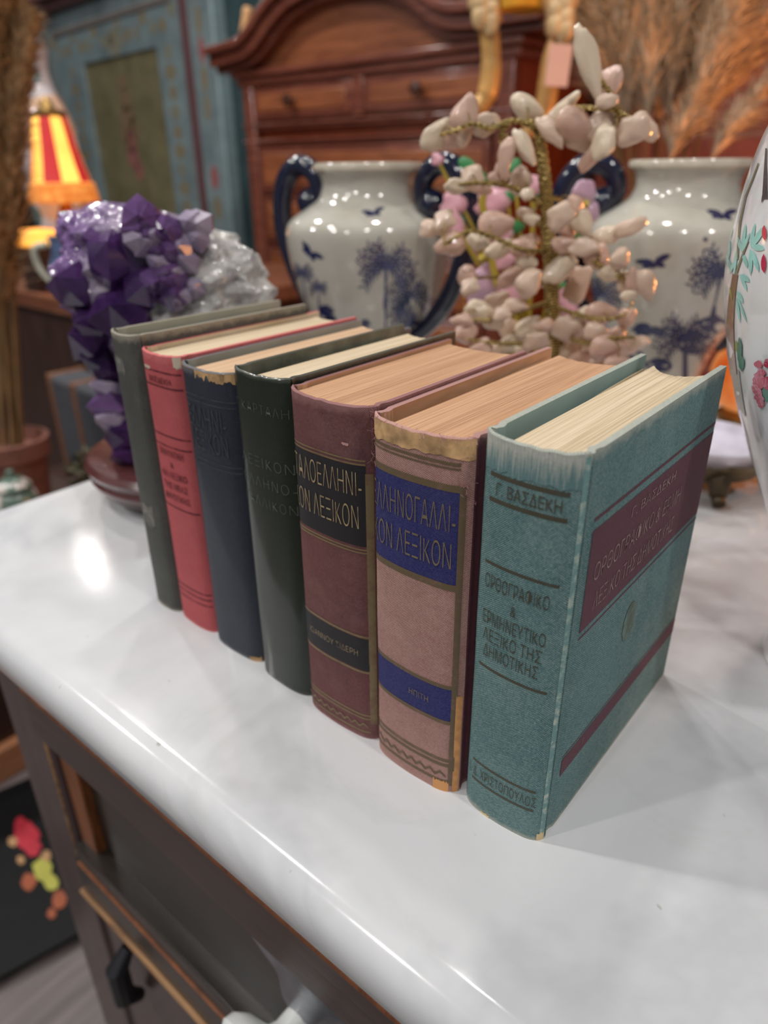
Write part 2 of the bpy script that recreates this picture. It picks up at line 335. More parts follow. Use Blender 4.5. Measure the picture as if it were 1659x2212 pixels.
class Book:
    def __init__(s, name_label, x0, x1, y0, y1, h, bulge, rot, m_cloth, m_page, gap=.0045, gapr=.0035, m_board=None, tx=.0028, inset=.0045, concave=.006, m_end=None, pb=0.0, seed=1, m_top=None, lean=0, curl=1.0):
        s.t = x1 - x0; s.D = y1 - y0; s.h = h; s.b = bulge; s.seed = seed; s.curl = curl
        s.root = thing('book', name_label, 'book', (x0, y0, 0), rot, 'old dictionaries standing in a row'); s.root.rotation_euler.y = lean
        s.mats = [m_cloth]; s.sp = MB(); s.bd = MB(); s.bmats = [m_board or m_cloth]
        t, D = s.t, s.D; m_board = m_board or m_cloth; th = .0021
        # spine shell
        N = 26; nz = 24
        def wob(x, z): return .00035 * noise.noise(Vector((x * 60, z * 35, seed * 3.1)))
        def top(u): return h + .0005 * noise.noise(Vector((u * 9, seed, 0))) - .0009 * math.sin(PI * u)
        s.top = top
        def outer(u, v): x = t * u; z = v * top(u); return (x, s.yo(x) + wob(x, z), z)
        def inner(u, v):
            x = th * .9 + (t - 1.8 * th) * u; z = v * top(u); return (x, s.yo(x) + th, z)
        L = s.arc()
        s.sp.grid(outer, N, nz, 0, lambda u, v: (u * L, v * h))
        s.sp.grid(inner, N, nz, 0, lambda u, v: (u * L, v * h), True)
        for v in (0, 1):
            s.sp.grid(lambda u, k, v=v: tuple(Vector(outer(u, v)).lerp(Vector(inner(u, v)), k) + Vector((0, 0, (.0007 if v else -.0) * math.sin(PI * k)))), N, 3, 0, lambda u, k: (u * L, h * v))
        for u in (0, 1):
            s.sp.grid(lambda k, v, u=u: tuple(Vector(outer(u, v)).lerp(Vector(inner(u, v)), k)), 1, nz, 0, lambda k, v: (0, v * h))
        # boards with the joint groove
        def board(side):
            mb = MB()
            pr = [(0, .0008), (.0002, .002), (.0012, .0042), (.0009, .0062), (.0001, .0085)] + [(0, D * k / 10) for k in range(1, 11)]
            pr = [(a, b) for a, b in pr if b >= .0008]
            def P(k, off):
                a, b = pr[k]; x = a + off; return (t - x, b) if side else (x, b + (.001 if b < .02 else 0))
            n = len(pr)
            for layer, fl in ((0, 0), (tx, 1)):
                vs = []; uv = []; fs = []
                for j in range(2):
                    for k in range(n): x, y = P(k, layer); vs.append((x, y, j * h)); uv.append((y, j * h))
                for k in range(n - 1): q = (k, k + 1, n + k + 1, n + k); fs.append(q if fl == side else q[::-1])
                mb.add(vs, fs, 0 if layer == 0 else 1, uv)
            for j in (0, 1):
                vs = []; fs = []
                for k in range(n):
                    for layer in (0, tx): x, y = P(k, layer); vs.append((x, y, j * h))
                for k in range(n - 1): fs.append((2 * k, 2 * k + 1, 2 * k + 3, 2 * k + 2))
                mb.add(vs, fs, 0, [(v[1], v[2]) for v in vs])
            for k in (0, n - 1):
                a, b = P(k, 0), P(k, tx); vs = [(a[0], a[1], 0), (b[0], b[1], 0), (b[0], b[1], h), (a[0], a[1], h)]; mb.add(vs, [(0, 1, 2, 3)], 0, [(v[1], v[2]) for v in vs])
            return mb
        s.left = board(0); s.right = board(1); s.m_in = m_end or m_page
        # page block
        pm = MB(); x0p, x1p = tx + gap, t - tx - gapr; n = 22; zb, zt = .0035, h - inset
        def yf(u): x = x0p + (x1p - x0p) * u; return s.yo(x) + .0035 + .0
        def yb(u): return D - .0045 - concave * (1 - (2 * u - 1) ** 2)
        def zt_(u): return zt - pb * u + .0004 * noise.noise(Vector((u * 14, seed, 3)))
        X = lambda u: x0p + (x1p - x0p) * u
        pm.grid(lambda u, v: (X(u), yf(u) + (yb(u) - yf(u)) * v, zt_(u)), n, 10)
        pm.grid(lambda u, v: (X(u), yf(u) + (yb(u) - yf(u)) * v, zb), n, 1, 0, None, True)
        pm.grid(lambda u, v: (X(u), yb(u), zb + (zt_(u) - zb) * v), n, 4, 0, None, True)
        pm.grid(lambda u, v: (X(u), yf(u), zb + (zt_(u) - zb) * v), n, 4)
        for u in (0, 1): pm.grid(lambda k, v, u=u: (X(u), yf(u) + (yb(u) - yf(u)) * k, zb + (zt_(u) - zb) * v), 1, 1)
        pm.build('page_block', m_page, s.root, merge=True)
        if gap > .005:   # a loose flyleaf standing in the gap
            fm = MB(); fm.grid(lambda u, v: (tx + gap * (.55 + .35 * math.cos(u * PI)) , .004 + (D - .010) * u, zb + (zt - .002 - zb) * v), 12, 2)
            fm.grid(lambda u, v: (tx + gap * (.55 + .35 * math.cos(u * PI)) + .0009, .004 + (D - .010) * u, zb + (zt - .002 - zb) * v), 12, 2, 0, None, True)
            fm.grid(lambda u, v: (tx + gap * (.55 + .35 * math.cos(u * PI)) + .0009 * v, .004 + (D - .010) * u, zt - .002), 12, 1)
            fm.build('flyleaf', m_page, s.root)
    def yo(s, x):
        q = min(1, abs(2 * x / s.t - 1)); return -s.b * (.30 * (1 - q * q) + .45 * (1 - q ** 8)) + .001 * (1 - x / s.t)
    def arc(s):
        L = 0; N = 60
        for i in range(N):
            a, b = s.t * i / N, s.t * (i + 1) / N; L += math.hypot(b - a, s.yo(b) - s.yo(a))
        return L
    def mi(s, mat, board=False):
        L = s.bmats if board else s.mats
        if mat not in L: L.append(mat)
        return L.index(mat)
    def patch(s, xa, xb, za, zb, mat, off=.00012, jag=0, side='b', rule=False):
        """printed or torn area on the spine (x from the left joint)"""
        nz = 3; nx = 30; rnd = random.Random(int(za * 1e5) + s.seed)
        js = [jag * rnd.uniform(-1, 1) for _ in range(nx + 1)]
        js2 = [(js[i] + js[max(0, i - 1)]) / 2 for i in range(nx + 1)]
        def f(u, v):
            x = xa + (xb - xa) * u; j = js2[round(u * nx)]
            z = za + (j if side in 'b2' else 0) + (zb + (j if side in 't2' else 0) - za - (j if side in 'b2' else 0)) * v
            wv = .00035 * noise.noise(Vector((x * 60, z * 35, s.seed * 3.1)))
            return (x, s.yo(x) + wv - off, min(z, s.top(x / s.t) - .00002))
        s.sp.grid(f, nx, nz, s.mi(mat), lambda u, v: (xa + (xb - xa) * u, za + (zb - za) * v))
    def zigzag(s, xa, xb, z, amp, n, mat, th=.0009, off=.0002):
        vs = []; fs = []
        for k in range(2 * n + 1):
            x = xa + (xb - xa) * k / (2 * n); y = s.yo(x) - off - .0003; zz = z + (amp if k % 2 else -amp)
            vs += [(x, y, zz - th), (x, y, zz + th)]
        for k in range(2 * n): fs.append((2 * k, 2 * k + 2, 2 * k + 3, 2 * k + 1))
        s.sp.add(vs, fs, s.mi(mat))
    def text(s, txt, x, z, size, mat, xs=1.0, thin=0.0, off=.00045, slope=0, sp=1.0, width=None):
        vs, fs = letters(txt, size, xs, thin, 'CENTER', sp)
        if width:
            wv = max(v[0] for v in vs) - min(v[0] for v in vs); k = width / wv; vs = [(v[0] * k, v[1]) for v in vs]
        out = [(x + a, s.yo(min(max(x + a, 0), s.t)) - off, z + b) for a, b in vs]
        s.sp.add(out, fs, s.mi(mat))
    def bpatch(s, ya, yb, za, zb, mat, off=.00012):
        s.right.grid(lambda u, v: (s.t + off, ya + (yb - ya) * u, za + (zb - za) * v), 10, 2, 2 + s.rm(mat), lambda u, v: (ya + (yb - ya) * u, za + (zb - za) * v))
    def rm(s, mat):
        if not hasattr(s, 'rmats'): s.rmats = []
        if mat not in s.rmats: s.rmats.append(mat)
        return s.rmats.index(mat)
    def btext(s, txt, y, z, size, mat, xs=1.0, thin=0, width=None, off=.0003):
        vs, fs = letters(txt, size, xs, thin)
        if width:
            wv = max(v[0] for v in vs) - min(v[0] for v in vs); k = width / wv; vs = [(v[0] * k, v[1]) for v in vs]
        s.right.add([(s.t + off, y + a, z + b) for a, b in vs], fs, 2 + s.rm(mat))
    def done(s):
        s.sp.build('spine', s.mats, s.root, smooth=.9)
        s.left.build('back_cover', [s.bmats[0], s.m_in], s.root, bevel=.0006)
        s.right.build('front_cover', [s.bmats[0], s.m_in] + getattr(s, 'rmats', []), s.root, bevel=.0006)
        return s.root

P_cream = pages('cream_pages', col(216, 199, 172), col(192, 172, 142))
P_tan = pages('browned_pages', col(204, 164, 130), col(176, 134, 102))
P_pink = pages('pinkish_pages', col(212, 182, 152), col(190, 156, 124))
P_pale = pages('pale_pages', col(222, 206, 168), col(202, 184, 144))
M_paste = plain('grey_pastedown', col(150, 150, 140), .8)
M_tealin = plain('teal_turn_in', col(136, 160, 156), .8)
# 1 grey
h = .186
b = Book('slim dark grey book with a bare spine, at the left end of the row', -.3940, -.3645, .2225, .352, h, .0075, -.02,
    cloth('grey_cloth', col(76, 77, 74), col(118, 117, 110), col(172, 164, 146), h, .0012, .6, .6), P_pale, .0045, .0035, None, .0028, .0045, .004, M_paste, seed=1)
M_smudge = worn_ink('pale_smudge', col(130, 126, 118), col(92, 92, 88), .8, .7)
b.patch(.006, .020, .062, .077, M_smudge, jag=.003, side='2'); b.patch(.004, .016, .163, .172, M_smudge, jag=.003, side='2')
b.done()
# 2 red
h = .1795
M_redink = worn_ink('dark_red_ink', col(92, 28, 36), col(168, 66, 72), .7, .35)
M_chipw = plain('pale_chip', col(190, 176, 156), .9)
b = Book('slim red cloth book with dark printed rules on the spine', -.3638, -.3258, .2215, .363, h, .0065, .0,
    cloth('red_cloth', col(186, 86, 90), col(214, 124, 122), col(222, 136, 130), h, .0010, .4, .75, fade=.2), P_cream, .0015, .0015, None, .0028, .0028, .004, None, seed=2)
for z in (.169, .1605, .131, .1245, .0845, .0275, .0235, .019): b.patch(.0015, b.t - .001, z, z + .0011, M_redink)
for z, tx, wd, sz in ((.1645, 'ΒΑΣΔΕΚΗ', .021, .0045), (.1205, 'ΓΡΑΜΜΑΤΙΚΗ', .024, .0058), (.1135, '&', None, .005), (.1065, 'ΚΑΙ ΛΕΞΙΚΟ', .025, .0058), (.0992, 'ΤΗΣ ΝΕΑΣ', .024, .0058), (.0918, 'ΔΗΜΟΤΙΚΗΣ', .025, .0058)):
    b.text(tx, b.t * .52, z, sz, M_redink, .8, .00008, width=wd)
b.patch(.005, .012, h - .0098, h - .0080, M_chipw, jag=.0005, side='b2'); b.patch(b.t - .0045, b.t - .0005, h - .0062, h, M_chipw, jag=.0014)
b.done()
# 3 dark blue
h = .178
M_dim = worn_ink('dim_blind_stamp', col(58, 60, 66), col(36, 42, 58), .6, .5)
M_torn = plain('torn_board_paper', col(196, 158, 112), .9, 0, .45, 130)
b = Book('navy blue book with a torn brown patch at its spine head', -.3248, -.2798, .2205, .364, h, .0085, .0,
    cloth('navy_cloth', col(43, 49, 61), col(76, 80, 90), col(150, 150, 150), h, .0010, .35, .5, coat=.15, fade=.15), P_pink, .005, .003, None, .0028, .003, .005, M_paste, seed=3)
for z in (.1625, .1595, .1265, .1235): b.patch(.0015, b.t - .001, z, z + .0009, M_dim)
b.text('ΕΛΛΗΝΙ-', b.t * .5, .1505, .016, M_dim, .5, 0, width=.032); b.text('ΛΕΞΙΚΟΝ', b.t * .5, .1375, .016, M_dim, .5, 0, width=.032)
b.patch(b.t * .40, b.t - .0005, h - .0045, h + .01, M_torn, .0002, .0022)
b.patch(0, b.t * .40, h - .0009, h + .01, M_torn, .0002, .0003)
b.patch(b.t - .008, b.t - .001, .0, .003, M_torn, .0002, .001, 't')
b.done()
# 4 glossy green
h = .1835
M_greenink = worn_ink('pale_green_ink', col(92, 100, 92), col(40, 46, 38), .5, .3)
g = cloth('black_green_leatherette', col(35, 43, 34), col(54, 62, 52), col(130, 132, 122), h, .0013, .25, .42, coat=.5, fade=.08, bstr=.15, top=.004)
b = Book('glossy dark green book with faint lettering, left of the maroon book', -.2760, -.2352, .2160, .3485, h, .0062, .0, g, P_cream, .0062, .003, None, .0028, .0045, .0045,
    plain('mottled_green_endpaper', col(92, 96, 84), .7, 0, .5, 60), seed=4)
b.text('Γ.ΚΑΡΤΑΛΗ', b.t * .52, .1665, .0068, M_greenink, .8, -.0002, sp=1.15, width=.037)
for z, tx in ((.1385, 'ΛΕΞΙΚΟΝ'), (.1275, 'ΕΛΛΗΝΟ-'), (.1165, 'ΓΑΛΛΙΚΟΝ')): b.text(tx, b.t * .54, z, .0078, M_greenink, .8, -.0002, sp=1.2, width=.037)
b.done()
# 5 maroon (Italian)
h = .181
M_black = worn_ink('black_label', col(27, 25, 29), col(58, 40, 42), .6, .2)
M_gold = worn_ink('tarnished_gilt', col(182, 160, 122), col(84, 64, 54), .42, .42, .2)
M_gold2 = worn_ink('dull_gilt', col(130, 112, 80), col(110, 76, 66), .5, .35, .2)
b = Book('thick maroon book with a black label and gilt lettering', -.2346, -.1832, .2150, .340, h, .0095, .0,
    cloth('maroon_cloth', col(112, 70, 68), col(156, 116, 110), col(170, 126, 124), h, .0009, .5, .7, fade=.4, dark=col(84, 50, 54)), P_tan, .0012, .0015, None, .0026, .0018, .0035, None, seed=5)
xr = b.t - .0035
b.patch(.0008, xr, .115, .1545, M_black)
for z in (.1548, .1566): b.patch(.0008, xr, z, z + .0008, M_gold2, .0002)
for z in (.1128, .1112): b.patch(.0008, xr, z, z + .0009, M_gold2, .0002)
b.patch(xr - .0002, xr + .0026, .010, .151, M_gold2, .0002)
b.text('ΙΤΑΛΟΕΛΛΗΝΙ-', b.t * .465, .1448, .0160, M_gold, .4, -.00025, width=.0445)
b.text('ΚΟΝ ΛΕΞΙΚΟΝ', b.t * .455, .1285, .0160, M_gold, .4, -.00025, width=.0425)
b.patch(.0008, xr, .0445, .0635, M_black)
for z in (.0640, .0427): b.patch(.0008, xr, z, z + .0013, M_gold2, .0002)
b.text('ΙΩΑΝΝΟΥ ΣΙΔΕΡΗ', b.t * .49, .0540, .0050, M_gold, .8, -.0001, width=.034)
for z in (.0150, .0128, .0040): b.patch(.0008, xr, z, z + .0010, M_gold2, .0002)
b.zigzag(.002, xr - .001, .0088, .0011, 9, M_gold2, .0006)
b.patch(b.t * .72, b.t * .79, .1630, .1642, plain('rubbed_pink', col(180, 136, 130), .9), .0002, .0004, 'b2')
b.done()
# 6 pink-brown (French)
h = .1795
M_blue = cloth('blue_label_cloth', col(44, 46, 106), col(98, 96, 138), col(120, 110, 150), 9, .0011, .2, .6, fade=.25, weave=.7)
M_olive = worn_ink('olive_gilt_rule', col(100, 84, 60), col(140, 100, 96), .6, .25)
M_gilt3 = worn_ink('faded_gilt_on_blue', col(126, 112, 84), col(84, 74, 96), .5, .45, .1)
b = Book('thick dusty pink book with blue labels and a torn spine head', -.1825, -.1318, .2120, .362, h, .0092, .0,
    cloth('dusty_pink_cloth', col(174, 136, 127), col(216, 180, 170), col(196, 154, 142), h, .0010, .5, .85, fade=.4, dark=col(146, 102, 96), bstr=1.0, top=.004, weave=.75), P_tan, .0068, .0015,
    cloth('plum_board_cloth', col(126, 78, 88), col(164, 116, 122), col(190, 150, 140), h, .0010, .6, .8), .0030, .0026, .006, P_tan, seed=6)
xr = b.t - .0040
b.patch(0, b.t, .1712, h + .01, M_torn, .0003, .0013)
b.patch(0, xr, .1685, .1698, M_olive, .0002, .0002); b.patch(0, xr, .1668, .1676, M_olive, .0002)
b.patch(.0006, xr, .116, .1575, M_blue); b.patch(.0004, xr, .1575, .1605, M_olive, .0002); b.patch(.0004, xr, .1130, .1160, M_olive, .0002)
b.text('ΕΛΛΗΝΟΓΑΛΛΙ-', b.t * .465, .1450, .0165, M_gilt3, .4, -.0002, width=.0440); b.text('ΚΟΝ ΛΕΞΙΚΟΝ', b.t * .46, .1282, .0165, M_gilt3, .4, -.0002, width=.0425)
b.patch(.0006, xr, .0435, .0615, M_blue); b.patch(.0004, xr, .0615, .0635, M_olive, .0002); b.patch(.0004, xr, .0415, .0435, M_olive, .0002)
b.text('ΗΠΙΤΗ', b.t * .60, .0520, .0046, M_gilt3, .8, 0)
b.patch(xr, xr + .0022, .004, .1600, M_olive, .0002); b.patch(.0002, .0009, .02, .165, M_olive, .0002)
for z in (.0185, .0155, .0055): b.patch(.0008, xr, z, z + .0017, M_olive, .0002)
b.zigzag(.002, xr - .001, .0107, .0012, 8, M_olive, .0007)
b.patch(xr + .0018, b.t - .0002, .0, .058, plain('bare_orange_board', col(208, 150, 96), .9, 0, .2, 200), .0003, .0012, 't')
b.patch(b.t * .78, b.t * .93, .0, .006, plain('bare_orange_board2', col(208, 150, 96), .9), .0003, .0012, 't')
# frayed threads
fr = MB(); R_ = random.Random(4)
for k in range(60):
    u = R_.random(); x = b.t * (R_.choice([.0, .02, .96, 1.0]) if k % 3 else u); z = h - R_.uniform(-.001, .028 if k % 3 else .001)
    p = Vector((x, b.yo(min(max(x, 0), b.t)) - .0003, z)); d = Vector((R_.uniform(-1, 1), R_.uniform(-1.2, .2), R_.uniform(-.6, .9))).normalized()
    q = p + d * R_.uniform(.001, .0035); e = q + Vector((R_.uniform(-1, 1), R_.uniform(-1, 1), R_.uniform(-1, 1))) * .0015
    fr.tube([p, q, e], .00008, 3)
fr.build('frayed_threads', plain('plum_thread', col(170, 120, 128), .9), b.root)['kind'] = 'stuff'
b.done()
# 7 teal
h = .1838
M_bline = worn_ink('brown_black_ink', col(70, 66, 52), col(70, 96, 94), .6, .2)
M_btxt = worn_ink('brown_stamp', col(66, 62, 46), col(84, 108, 106), .6, .2)
M_plum = cloth('plum_print', col(100, 62, 74), col(128, 92, 100), col(160, 140, 136), 9, .0011, .2, .7, fade=.2)
M_emb = worn_ink('dim_emblem', col(84, 96, 84), col(112, 140, 134), .7, .4)
M_btitle = worn_ink('rubbed_title', col(150, 126, 122), col(110, 76, 84), .6, .5)
tealc = cloth('teal_book_cloth', col(92, 126, 127), col(176, 196, 188), col(206, 198, 182), h, .00115, .5, .7, fade=.25, dark=col(70, 104, 106), bstr=1.0, top=.010, weave=.85)
b = Book('teal cloth book with plum bands on its cover, nearest in the row', -.1290, -.0872, .2135, .360, h, .0090, .0, tealc, P_cream, .0060, .002, None, .0030, .0040, .013, M_tealin, seed=7)
for z in (.1680, .1580, .1315, .0820, .0280, .0170): b.patch(.0055, b.t - .0045, z, z + (.0018 if z > .15 else .0013), M_bline)
b.text('Γ. ΒΑΣΔΕΚΗ', b.t * .53, .1636, .0068, M_bline, .8, .00002, width=.0265)
for z, tx, wd, sz in ((.1238, 'ΟΡΘΟΓΡΑΦΙΚΟ', .0285, .0085), (.1150, '&', None, .0070), (.1070, 'ΕΡΜΗΝΕΥΤΙΚΟ', .0285, .0085), (.0988, 'ΛΕΞΙΚΟ ΤΗΣ', .0270, .0085), (.0910, 'ΔΗΜΟΤΙΚΗΣ', .0255, .0085)):
    b.text(tx, b.t * .49, z, sz, M_btxt, .62, -.00006, width=wd)
b.text('Ι. Δ. ΧΡΙΣΤΟΠΟΥΛΟΣ', b.t * .50, .0226, .0078, M_btxt, .6, -.00006, width=.0345)
M_cream = plain('bare_corner', col(214, 192, 150), .9)
b.patch(b.t - .0022, b.t - .0001, .0, .0045, M_cream, .0003, .001, 't'); b.patch(.012, .017, 0, .0014, M_cream, .0002, .0005, 't')
M_pale = worn_ink('rubbed_joint', col(190, 196, 180), col(110, 146, 144), .8, .8)
b.patch(b.t - .0014, b.t - .0002, .004, h - .001, M_pale, .0002)
t = NT('rubbed_white'); sv = t.vec('UV', (1300, 60, 1)); uvh = t.sep('UV')
k_ = t.step(t.math('ADD', t.math('MULTIPLY', t.noise(1, 3, .6, sv), .75), t.math('MULTIPLY', t.step(uvh[1], h - .016, h - .001), .42)), .50, .92)
t.set(Base_Color=t.mix(k_, col(92, 124, 125), col(196, 192, 180)), Roughness=.85); t.bump(t.noise(900, 2), .5, .0003); M_white = t.mat
b.patch(.001, b.t - .001, h - .013, h + .01, M_white, .0002, .0018)
yb0 = .0085
b.bpatch(yb0, b.D - .0, .1062, .1512, M_plum); b.bpatch(yb0, b.D, .1548, .1564, M_plum); b.bpatch(yb0, b.D, .1028, .1038, M_plum)
b.bpatch(yb0, b.D, .0305, .0400, M_plum); b.bpatch(yb0, b.D, .0412, .0418, M_plum)
b.btext('Γ. ΒΑΣΔΕΚΗ', .071, .1440, .0062, M_btitle, .9, 0, .050)
b.btext('ΟΡΘΟΓΡΑΦΙΚΟ & ΕΡΜΗ', .062, .1300, .0110, M_btitle, .5, -.0001, .094); b.btext('ΛΕΞΙΚΟ ΤΗΣ ΔΗΜΟΤΙΚΗΣ', .062, .1155, .0110, M_btitle, .5, -.0001, .088)
b.btext('Γ', .030, .0353, .0042, M_btitle, .8, 0, None)
em = [(b.t + .0002, .0665 + .0075 * math.cos(a * PI / 12) * (1 + .08 * (a % 2)), .0810 + .0105 * math.sin(a * PI / 12)) for a in range(24)]
b.right.add(em, [tuple(range(24))], 2 + b.rm(M_emb))
b.done()

# ------------------------------------------------------------------ decals on round bodies
def prof_r(prof, z):
    for (r0, z0), (r1, z1) in zip(prof, prof[1:]):
        if z0 <= z <= z1 and z1 > z0: return r0 + (r1 - r0) * (z - z0) / (z1 - z0)
    return prof[-1][0]
def smoothprof(pts, n=6): return [(max(v.x, .0001), v.y) for v in smoothpath([(r, z, 0) for r, z in pts], n)]
def surf_pt(px, py, A, prof, off=.0004):
    """where the line of sight meets a vase standing at A, in the vase's own frame"""
    d = ray(px, py); h = math.hypot(d.x, d.y); D = math.hypot(A[0], A[1]); t0 = (D - .2) / h; best = None; gap = 9
    def ex(t): p = CAM + d * t; return math.hypot(p.x - A[0], p.y - A[1]) - prof_r(prof, p.z)
    for k in range(300):
        t = t0 + k * .0015 / h; e = ex(t)
        if e < gap: gap = e; best = t
        if e <= 0:
            a_, b_ = t - .0015 / h, t
            for _ in range(14):
                m_ = (a_ + b_) / 2
                if ex(m_) > 0: a_ = m_
                else: b_ = m_
            best = b_; break
    if gap > .003: return None
    best = CAM + d * best
    a = math.atan2(best.y - A[1], best.x - A[0]); R = prof_r(prof, best.z) + off
    return (R * math.cos(a), R * math.sin(a), best.z)
def decal(mb, A, prof, poly, mi, off=.0004):
    pts = [surf_pt(x, y, A, prof, off) for x, y in poly]
    if any(p is None for p in pts): return
    c = (sum(p[0] for p in poly) / len(poly), sum(p[1] for p in poly) / len(poly)); cp = surf_pt(*c, A, prof, off)
    if cp is None: return
    n = len(pts); mb.add(pts + [cp], [(i, (i + 1) % n, n) for i in range(n)], mi)
def leaf(x, y, L, W, deg, n=5):
    W *= .85; a = math.radians(deg); d = (math.cos(a), -math.sin(a)); q = (-d[1], d[0]); out = []
    for k in range(n + 1): u = k / n; w_ = W / 2 * math.sin(PI * min(1, u * .92 + .06)) ** .8; out.append((x + d[0] * L * u + q[0] * w_, y + d[1] * L * u + q[1] * w_))
    for k in range(n - 1, 0, -1): u = k / n; w_ = W / 2 * math.sin(PI * min(1, u * .92 + .06)) ** .8; out.append((x + d[0] * L * u - q[0] * w_, y + d[1] * L * u - q[1] * w_))
    return out
def blob(x, y, rx, ry, seed=0, n=14, jag=.25):
    R = random.Random(seed); return [(x + rx * math.cos(2 * PI * k / n) * (1 + R.uniform(-jag, jag)), y + ry * math.sin(2 * PI * k / n) * (1 + R.uniform(-jag, jag))) for k in range(n)]
def strip(pts, w0, w1):
    L, Rr = [], []
    for i, p in enumerate(pts):
        a = pts[max(0, i - 1)]; b = pts[min(len(pts) - 1, i + 1)]; dx, dy = b[0] - a[0], b[1] - a[1]; l = math.hypot(dx, dy) or 1
        w_ = (w0 + (w1 - w0) * i / (len(pts) - 1)) / 2; L.append((p[0] - dy / l * w_, p[1] + dx / l * w_)); Rr.append((p[0] + dy / l * w_, p[1] - dx / l * w_))
    return [[L[i], L[i + 1], Rr[i + 1], Rr[i]] for i in range(len(pts) - 1)]

# ------------------------------------------------------------------ blue and white vases
VP = smoothprof([(.0001, 0), (.046, 0), (.050, .004), (.049, .012), (.043, .03), (.044, .055), (.053, .085), (.068, .113), (.0805, .14), (.0885, .17), (.0925, .197), (.0915, .212), (.084, .2215), (.068, .231), (.0560, .2395), (.0515, .248), (.0505, .256), (.0535, .264), (.0580, .268)], 4) + [(.0592, .2695), (.0595, .2725), (.0585, .2745), (.056, .2750), (.0535, .2738), (.0515, .268), (.047, .255), (.048, .245), (.060, .228), (.080, .21), (.080, .17), (.03, .05), (.0001, .045)]
VS = [p for p in VP[:VP.index((.0592, .2695)) + 1]]
def craze(name):
    t = NT(name); n = t.noise(9, 5, .6); c = t.ramp(n, [(.3, col(172, 168, 156)), (.7, col(204, 201, 190))])
    c = t.mix(t.math('MULTIPLY', t.step(t.noise(14, 4, .6), .56, .75), .35), c, col(156, 144, 126))
    t.set(Base_Color=c, Roughness=.10, Coat_Weight=.5, Coat_Roughness=.05); return t.mat
M_craze = craze('crackled_white_glaze')
M_blueprint = plain('blue_print', col(62, 68, 104), .16, 0, .35, 160, .4)
M_bluedark = plain('blue_dark_print', col(36, 42, 82), .16, 0, .3, 120, .4)
def palm(mb, A, x, y, R, n, seed, y1, tx=0, mi=1):
    rn = random.Random(seed)
    for st in strip([(x, y), (x + tx * .4, y + (y1 - y) * .5), (x + tx, y1)], R * .13, R * .2): decal(mb, A, VS, st, mi)
    for k in range(n):
        a = -25 + 230 * k / (n - 1); L = R * rn.uniform(.85, 1.1); px, py = x, y
        for j in range(5):
            aa = a + (-1 if a < 90 else 1) * j * 9; dx, dy = math.cos(math.radians(aa)), -math.sin(math.radians(aa))
            qx, qy = px + dx * L / 5, py + dy * L / 5
            for st in strip([(px, py), (qx, qy)], R * .09, R * .07): decal(mb, A, VS, st, mi)
            for sg in (-55, 55): decal(mb, A, VS, leaf(qx, qy, R * .30, R * .075, aa + sg), mi)
            px, py = qx, qy
def bird(mb, A, x, y, s, deg, mi=2):
    s *= 1.35
    for d, L, W in ((deg + 14, .9, .36), (deg + 168, .9, .34), (deg + 196, .6, .4), (deg - 30, .6, .34), (deg + 250, .32, .4)): decal(mb, A, VS, leaf(x, y, s * L, s * W, d), mi)
def vase(A, label, haz, decals):
    t = thing('porcelain_vase', label, 'vase', (A[0], A[1], 0), 0, 'blue and white vases with scroll handles')
    mb = MB().lathe(VP, 72); decals(mb, A); mb.build('body', [M_craze, M_blueprint, M_bluedark], t, smooth=.7)
    rim = MB().lathe([(.0575, .2672), (.0597, .2688), (.0602, .2722), (.0590, .2748), (.0560, .2756), (.0532, .2742), (.0528, .270)], 72); rim.build('rim', plain('worn_rim_glaze', col(206, 198, 180), .12, 0, .12, 60, .5), t)
    for s in (0, PI):
        a = haz + s
        pr = [(.054, .092), (.080, .112), (.105, .146), (.122, .188), (.127, .222), (.121, .252), (.105, .2705), (.087, .2725), (.073, .262), (.068, .246), (.073, .234)]
        pts = smoothpath([(r * math.cos(a), r * math.sin(a), z) for r, z in pr], 6); n = len(pts)
        mb = MB().tube(pts, [.0085 + .0035 * math.sin(PI * i / n) for i in range(n)], 14)
        mb.ball((.0815 * math.cos(a), .0815 * math.sin(a), .2345), (.0165, .0165, .0165), 0, 18, 12); mb.build('handle', M_navy, t)
    return t
A1 = (-.5555, .6434)
def dec1(mb, A):
    palm(mb, A, 833, 578, 58, 11, 1, 735, 0); palm(mb, A, 884, 640, 44, 9, 2, 745, -8); palm(mb, A, 868, 680, 30, 7, 6, 745, 4)
    palm(mb, A, 652, 592, 24, 8, 3, 690, 22); palm(mb, A, 688, 622, 20, 7, 4, 700, 4)
    bird(mb, A, 672, 545, 26, -40); bird(mb, A, 806, 458, 22, 10)
    for k, (x, y, r) in enumerate(((705, 672, 15), (715, 690, 14), (785, 700, 14), (890, 706, 22), (655, 655, 10))): decal(mb, A, VS, blob(x, y, r, r * .8, k), 2)
    for k in range(26): R = random.Random(k); decal(mb, A, VS, leaf(878 + R.uniform(-18, 18), 610 + R.uniform(0, 120), 26, 7, R.uniform(60, 120)), 1)
vase(A1, 'blue and white palm tree vase left of the gemstone tree, whole body in view', .10, dec1)
A2 = (-.268, .807)
